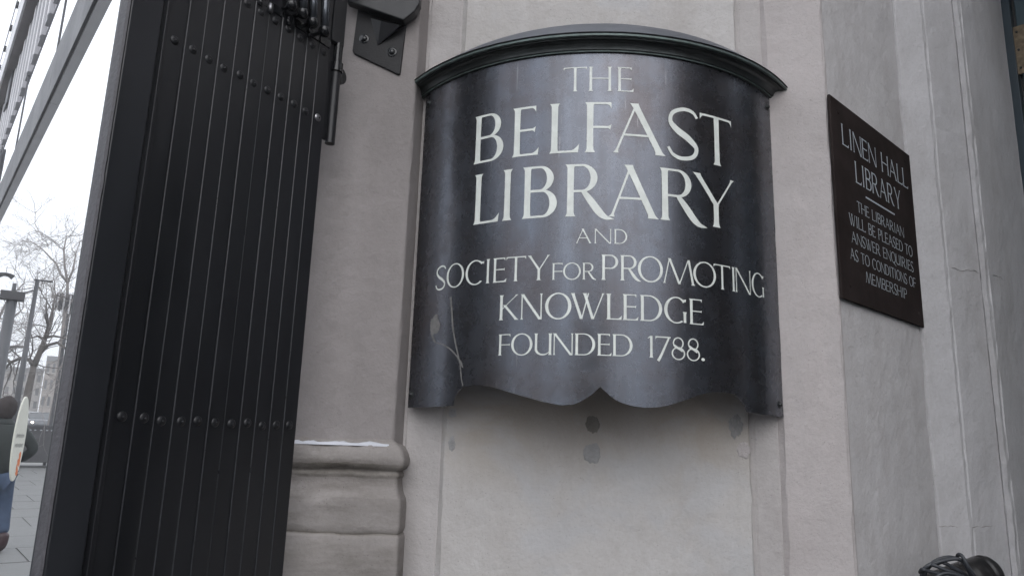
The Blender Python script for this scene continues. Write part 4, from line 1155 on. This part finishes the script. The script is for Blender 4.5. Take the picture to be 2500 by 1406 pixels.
# far houses
def house(px0, px1, dist, ytop, mtl, label, floors, nwin, roof=True):
    a = ground_at(px0, dist); b = ground_at(px1, dist); z0 = min(a.z, b.z)-.3
    zt_ = hpx((px0+px1)/2, ytop, dist).z; t = empty('mirrored_far_building', (a+b)/2, label, 'building', 'buildings of the mirrored street, built solid')
    d = (b-a); d.z = 0; L = d.length; d.normalize(); bk = Vector((-d.y, d.x, 0))
    if bk.dot(a) < 0: bk = -bk
    s = MB(); s.prism([Vector((a.x, a.y, z0)), Vector((b.x, b.y, z0)), Vector((b.x, b.y, z0))+bk*9, Vector((a.x, a.y, z0))+bk*9], (0, 0, zt_-z0)); s.build('wall', mtl, t)
    s = MB(); s.prism([Vector((a.x, a.y, zt_))-bk*.3, Vector((b.x, b.y, zt_))-bk*.3, Vector((b.x, b.y, zt_))+bk*9.3, Vector((a.x, a.y, zt_))+bk*9.3], (0, 0, .5)); s.build('parapet', M['farroof'], t)
    H = zt_-z0
    for j in range(floors):
        for i in range(nwin):
            c = Vector((a.x, a.y, 0))+d*(L*(i+.5)/nwin)-bk*.03+UP*(z0+H*(j+.55)/floors)
            s = MB(); s.box(c, L/nwin*.45, .12, H/floors*.55, (d, bk, UP)); wn = s.build('window', M['glass'], t)
            s = MB(); s.box(c-UP*(H/floors*.31)-bk*.08, L/nwin*.55, .2, .12, (d, bk, UP)); s.build('sill', M['farwall2'], wn)
house(-60, 92, 105, 905, M['farwall2'], 'mirrored pale masonry block low behind the trees at the left edge', 4, 8)
house(94, 150, 98, 880, M['farwall'], 'mirrored brown masonry block with dark windows behind the forked tree', 4, 4)
house(152, 330, 110, 925, M['farwall2'], 'mirrored long pale block beyond the gate edge at the far side', 3, 8)

# ------------------------------------------------------------------ pedestrian
def person(base, face):
    """walking away, right elbow held out; built as one skinned body with clothes over it"""
    f = Vector((math.sin(face), math.cos(face), 0)); r_ = Vector((f.y, -f.x, 0))
    t = empty('person', base, 'pedestrian in dark padded jacket, jeans and maroon boots walking away at the left edge', 'person')
    M['skin'] = mat('skin', (.42, .26, .2), .6); M['jacket'] = mat('dark_jacket', (.020, .026, .026), .75, var=.25, scale=9, bump=.6, bscale=14)
    M['jeans'] = mat('blue_jeans', (.038, .062, .112), .8, var=.2, scale=12, bump=.4, bscale=60); M['boots'] = mat('maroon_boots', (.035, .014, .018), .45, var=.2)
    M['hat'] = mat('dark_knit_hat', (.035, .028, .028), .9, var=.2)
    def W(x, y, z): return r_*x+f*y+UP*z
    def skin(name, verts, edges, rad, mtl, sub=2):
        me = bpy.data.meshes.new(name); me.from_pydata([tuple(W(*v)) for v in verts], edges, []); me.materials.append(mtl)
        o = bpy.data.objects.new(name, me); C.objects.link(o); o.parent = t
        md = o.modifiers.new('skin', 'SKIN'); md.use_smooth_shade = True
        for i, rr in enumerate(rad):
            sv = me.skin_vertices[0].data[i]; sv.radius = rr if isinstance(rr, tuple) else (rr, rr)
        me.skin_vertices[0].data[0].use_root = True
        sb = o.modifiers.new('sub', 'SUBSURF'); sb.levels = sub; sb.render_levels = sub
        return o
    # body (skin), one figure: pelvis root
    v = [(0, 0, .95), (0, 0, 1.15), (0, 0, 1.38), (0, .01, 1.50), (0, .03, 1.60), (0, .03, 1.70),
         (.19, 0, 1.42), (.34, -.04, 1.20), (.22, .12, 1.04), (.17, .19, 1.0), (-.19, 0, 1.42), (-.25, .02, 1.15), (-.22, .12, .92), (-.21, .15, .84),
         (.10, 0, .90), (.14, .02, .50), (.16, -.06, .10), (.16, .06, .05), (-.10, 0, .90), (-.12, .14, .50), (-.13, .12, .10), (-.13, .25, .05)]
    e = [(0, 1), (1, 2), (2, 3), (3, 4), (4, 5), (2, 6), (6, 7), (7, 8), (8, 9), (2, 10), (10, 11), (11, 12), (12, 13), (0, 14), (14, 15), (15, 16), (16, 17), (0, 18), (18, 19), (19, 20), (20, 21)]
    rad = [.14, .13, .15, .055, .085, .085, .055, .042, .032, .03, .055, .042, .032, .03, .08, .055, .04, .035, .08, .055, .04, .035]
    skin('body', v, e, rad, M['skin'])
    # hand with five fingers, right and left
    for sx, hx, hy, hz_ in ((1, .17, .19, 1.0), (-1, -.21, .15, .84)):
        vv = [(hx, hy, hz_), (hx-sx*.01, hy+.05, hz_-.03)]; ee = [(0, 1)]; rr = [(.026, .018), (.036, .016)]
        for k in range(4):
            a = len(vv); vv += [(hx-sx*.01+(k-1.5)*.017, hy+.085, hz_-.055), (hx-sx*.01+(k-1.5)*.016, hy+.10-.004*abs(k-1), hz_-.085)]
            ee += [(1, a), (a, a+1)]; rr += [.009, .008]
        a = len(vv); vv += [(hx-sx*.045, hy+.045, hz_-.02), (hx-sx*.05, hy+.075, hz_-.045)]; ee += [(0, a), (a, a+1)]; rr += [.011, .009]
        skin('hand', vv, ee, rr, M['skin'], 1)
    # head with face
    s = MB(); hc_ = base+W(0, .03, 1.685); s.sphere(hc_, .1, 20, 14, (.78, .95, 1.18)); s.build('head', M['skin'], t, smooth=True)
    s = MB(); s.sphere(hc_+W(0, .10, -.01), .016, 8, 6, (.7, 1, 1.3)); s.build('nose', M['skin'], t, smooth=True)
    for x in (-1, 1):
        s = MB(); s.sphere(hc_+W(.034*x, .088, .02), .012, 8, 6); s.build('eye', M['dark'], t, smooth=True)
        s = MB(); s.sphere(hc_+W(.078*x, -.005, 0), .022, 8, 6, (.4, .7, 1.2)); s.build('ear', M['skin'], t, smooth=True)
    s = MB(); s.sphere(hc_+W(0, .094, -.05), .02, 8, 5, (1.2, .4, .35)); s.build('mouth', M['boots'], t, smooth=True)
    s = MB(); s.sphere(hc_+W(0, -.028, -.012), .120, 28, 20, (.86, .98, 1.22)); s.v = [q+(q-hc_).normalized()*(.012*noise.noise(q*22)+.008*noise.noise(q*60)) for q in s.v]; s.build('hat', M['hat'], t, smooth=True)
    # clothes
    jv = [(0, 0, .84), (0, 0, 1.10), (0, -.01, 1.32), (0, 0, 1.46), (.205, 0, 1.41), (.36, -.04, 1.19), (.24, .11, 1.05), (-.205, 0, 1.41), (-.27, .02, 1.15), (-.23, .11, .94), (0, .01, 1.57)]
    je = [(0, 1), (1, 2), (2, 3), (2, 4), (4, 5), (5, 6), (2, 7), (7, 8), (8, 9), (3, 10)]
    skin('jacket', jv, je, [(.20, .16), (.19, .16), (.195, .16), (.12, .11), .082, .072, .055, .082, .072, .055, .09], M['jacket'])
    s_ = skin('jeans', [(0, 0, .90), (.11, 0, .84), (.15, .02, .50), (.165, -.05, .20), (-.11, 0, .84), (-.13, .13, .50), (-.135, .12, .20)], [(0, 1), (1, 2), (2, 3), (0, 4), (4, 5), (5, 6)], [(.17, .13), .115, .082, .068, .115, .082, .068], M['jeans'])
    for x, y in ((.165, -.05), (-.135, .12)):
        skin('boot', [(x, y-.03, .24), (x, y-.03, .09), (x, y+.04, .05), (x, y+.17, .04)], [(0, 1), (1, 2), (2, 3)], [.07, .06, .052, .042], M['boots'], 2)
    return t, W
pd_ = 10.9
base = ground_at(16, pd_); base.z = gz(base.dot(SD))+.0
per, PW = person(base, SAZ-.15)

# oval board carried at the right side
bd = empty('oval_board', base+PW(.22, -.32, .55), 'long cream oval board with orange marks carried upright beside the pedestrian', 'sign')
M['board'] = mat('cream_board', (.60, .60, .53), .6, var=.05); M['orange'] = mat('orange_print', (.62, .17, .05), .6); M['ink'] = mat('grey_ink', (.12, .12, .12), .7)
Db = 10.55
ctop, cbot = hpx(66, 968, Db), hpx(27, 1174, Db)
cen = (ctop+cbot)/2; hh2 = (ctop.z-cbot.z)/2
view = Vector((cen.x, cen.y, 0)).normalized(); side = Vector((view.y, -view.x, 0))
bdir = (side*.42+view*.9).normalized(); bn = Vector((bdir.y, -bdir.x, 0))
if bn.dot(view) > 0: bn = -bn
hw2 = .078/ .42*.70
s = MB(); s.prism([cen+bdir*hw2*math.cos(a)+UP*hh2*math.sin(a)-bn*.01 for a in [2*PI*k/40 for k in range(40)]], bn*.02); s.build('board_face', M['board'], bd, bevel=.003)
s = MB()
for row, z in ((0, .02), (1, -.09)):
    for k in range(9):
        x = -.085+.02*k; h_ = .035 if (k*7+row) % 3 else .05
        s.box(cen+bdir*x+UP*(z*1.0+.01)+bn*.0115, .006, .001, h_, (bdir, bn, UP))
        if k % 2: s.box(cen+bdir*(x+.005)+UP*(z+.02)+bn*.0117, .012, .001, .006, (bdir, bn, UP))
s.build('faint_lettering', M['ink'], bd)
s = MB()
for k, (x, z, w_, h_) in enumerate(((.06, -.20, .04, .10), (.05, -.27, .06, .08), (.03, -.33, .03, .08), (.045, -.38, .05, .10), (.07, -.25, .03, .16))):
    poly = [cen+bdir*(x+w_*.5*math.cos(a)*(1+.3*math.sin(3*a+k)))+UP*(z+h_*.5*math.sin(a))+bn*(.0112+.0003*k) for a in [2*PI*i/9 for i in range(9)]]
    s.prism(poly, bn*.0004)
s.build('orange_print', M['orange'], bd)

# ------------------------------------------------------------------ unseen dark shapes added to be mirrored in the bowed plaque
def block(name, cx, cy, wx, wy, h_, mtl, label):
    t = empty(name, (cx, cy, 0), label, 'building', 'dark blocks added behind the camera')
    s = MB(); s.box((cx, cy, h_/2), wx, wy, h_); s.build('wall', mtl, t)
    s = MB(); s.box((cx, cy, h_+.3), wx+.8, wy+.8, .6); s.build('parapet', M['farroof'], t)
    nf = max(2, int(h_/3.5)); nw = int(wx/3.2)
    for j in range(nf):
        for i in range(nw):
            s = MB(); s.box((cx-wx/2+(i+.5)*wx/nw, cy+wy/2, (j+.55)*h_/nf), 1.3, .14, 1.9); s.build('window', M['glass'], t)
block('added_back_block', -.9, -56, 17.5, 9, 14.0, M['farwall'], 'wide brown block added behind the camera, mirrored as a dark band')  # added; stands in for the mirrored dark figure at the camera
block('added_side_block', -34, -23, 9, 8, 11.5, M['farwall'], 'tall brown block added at left behind the camera, mirrored dark')  # added to darken the lower left of the plaque's reflection
g2 = empty('folding_gate', (A0.x-.05, A0.y, 0), 'unseen black slatted leaf added in the doorway, mirrored dark in the plaque', 'gate')  # added leaf; darkens the right side of the plaque's reflection
for k in range(32):
    a = A0-DD*.05+JD*(1.06-.0345*k)
    s = MB(); s.prism([Vector((a.x, a.y, .06)), Vector((a.x+JD.x*.0325, a.y+JD.y*.0325, .06)), Vector((a.x+JD.x*.0325-DD.x*.012, a.y+JD.y*.0325-DD.y*.012, .06)), Vector((a.x-DD.x*.012, a.y-DD.y*.012, .06))], (0, 0, 3.2)); s.build('slat', M['black'], g2)
for k in range(14):
    s = MB(); y = A0.y-.02-.0345*k; s.prism([Vector((A0.x-.06, y, .06)), Vector((A0.x-.048, y, .06)), Vector((A0.x-.048, y-.0325, .06)), Vector((A0.x-.06, y-.0325, .06))], (0, 0, 3.2)); s.build('slat', M['black'], g2)

# ------------------------------------------------------------------ haze volume added to pale the far street as lens glare does
s = MB(); s.box((0, 0, 16.5), 560, 560, 35.6)
hz_ = s.build('added_glare_haze', [bpy.data.materials.new('glare_veil')])
am = hz_.data.materials[0]; am.use_nodes = True; an = am.node_tree; an.nodes.clear()
pv_ = an.nodes.new('ShaderNodeVolumePrincipled'); pv_.inputs['Density'].default_value = .0045; pv_.inputs['Color'].default_value = (.93, .94, .95, 1)
pv_.inputs['Anisotropy'].default_value = .2
ao = an.nodes.new('ShaderNodeOutputMaterial'); an.links.new(pv_.outputs[0], ao.inputs['Volume'])
tag(hz_, kind='stuff')
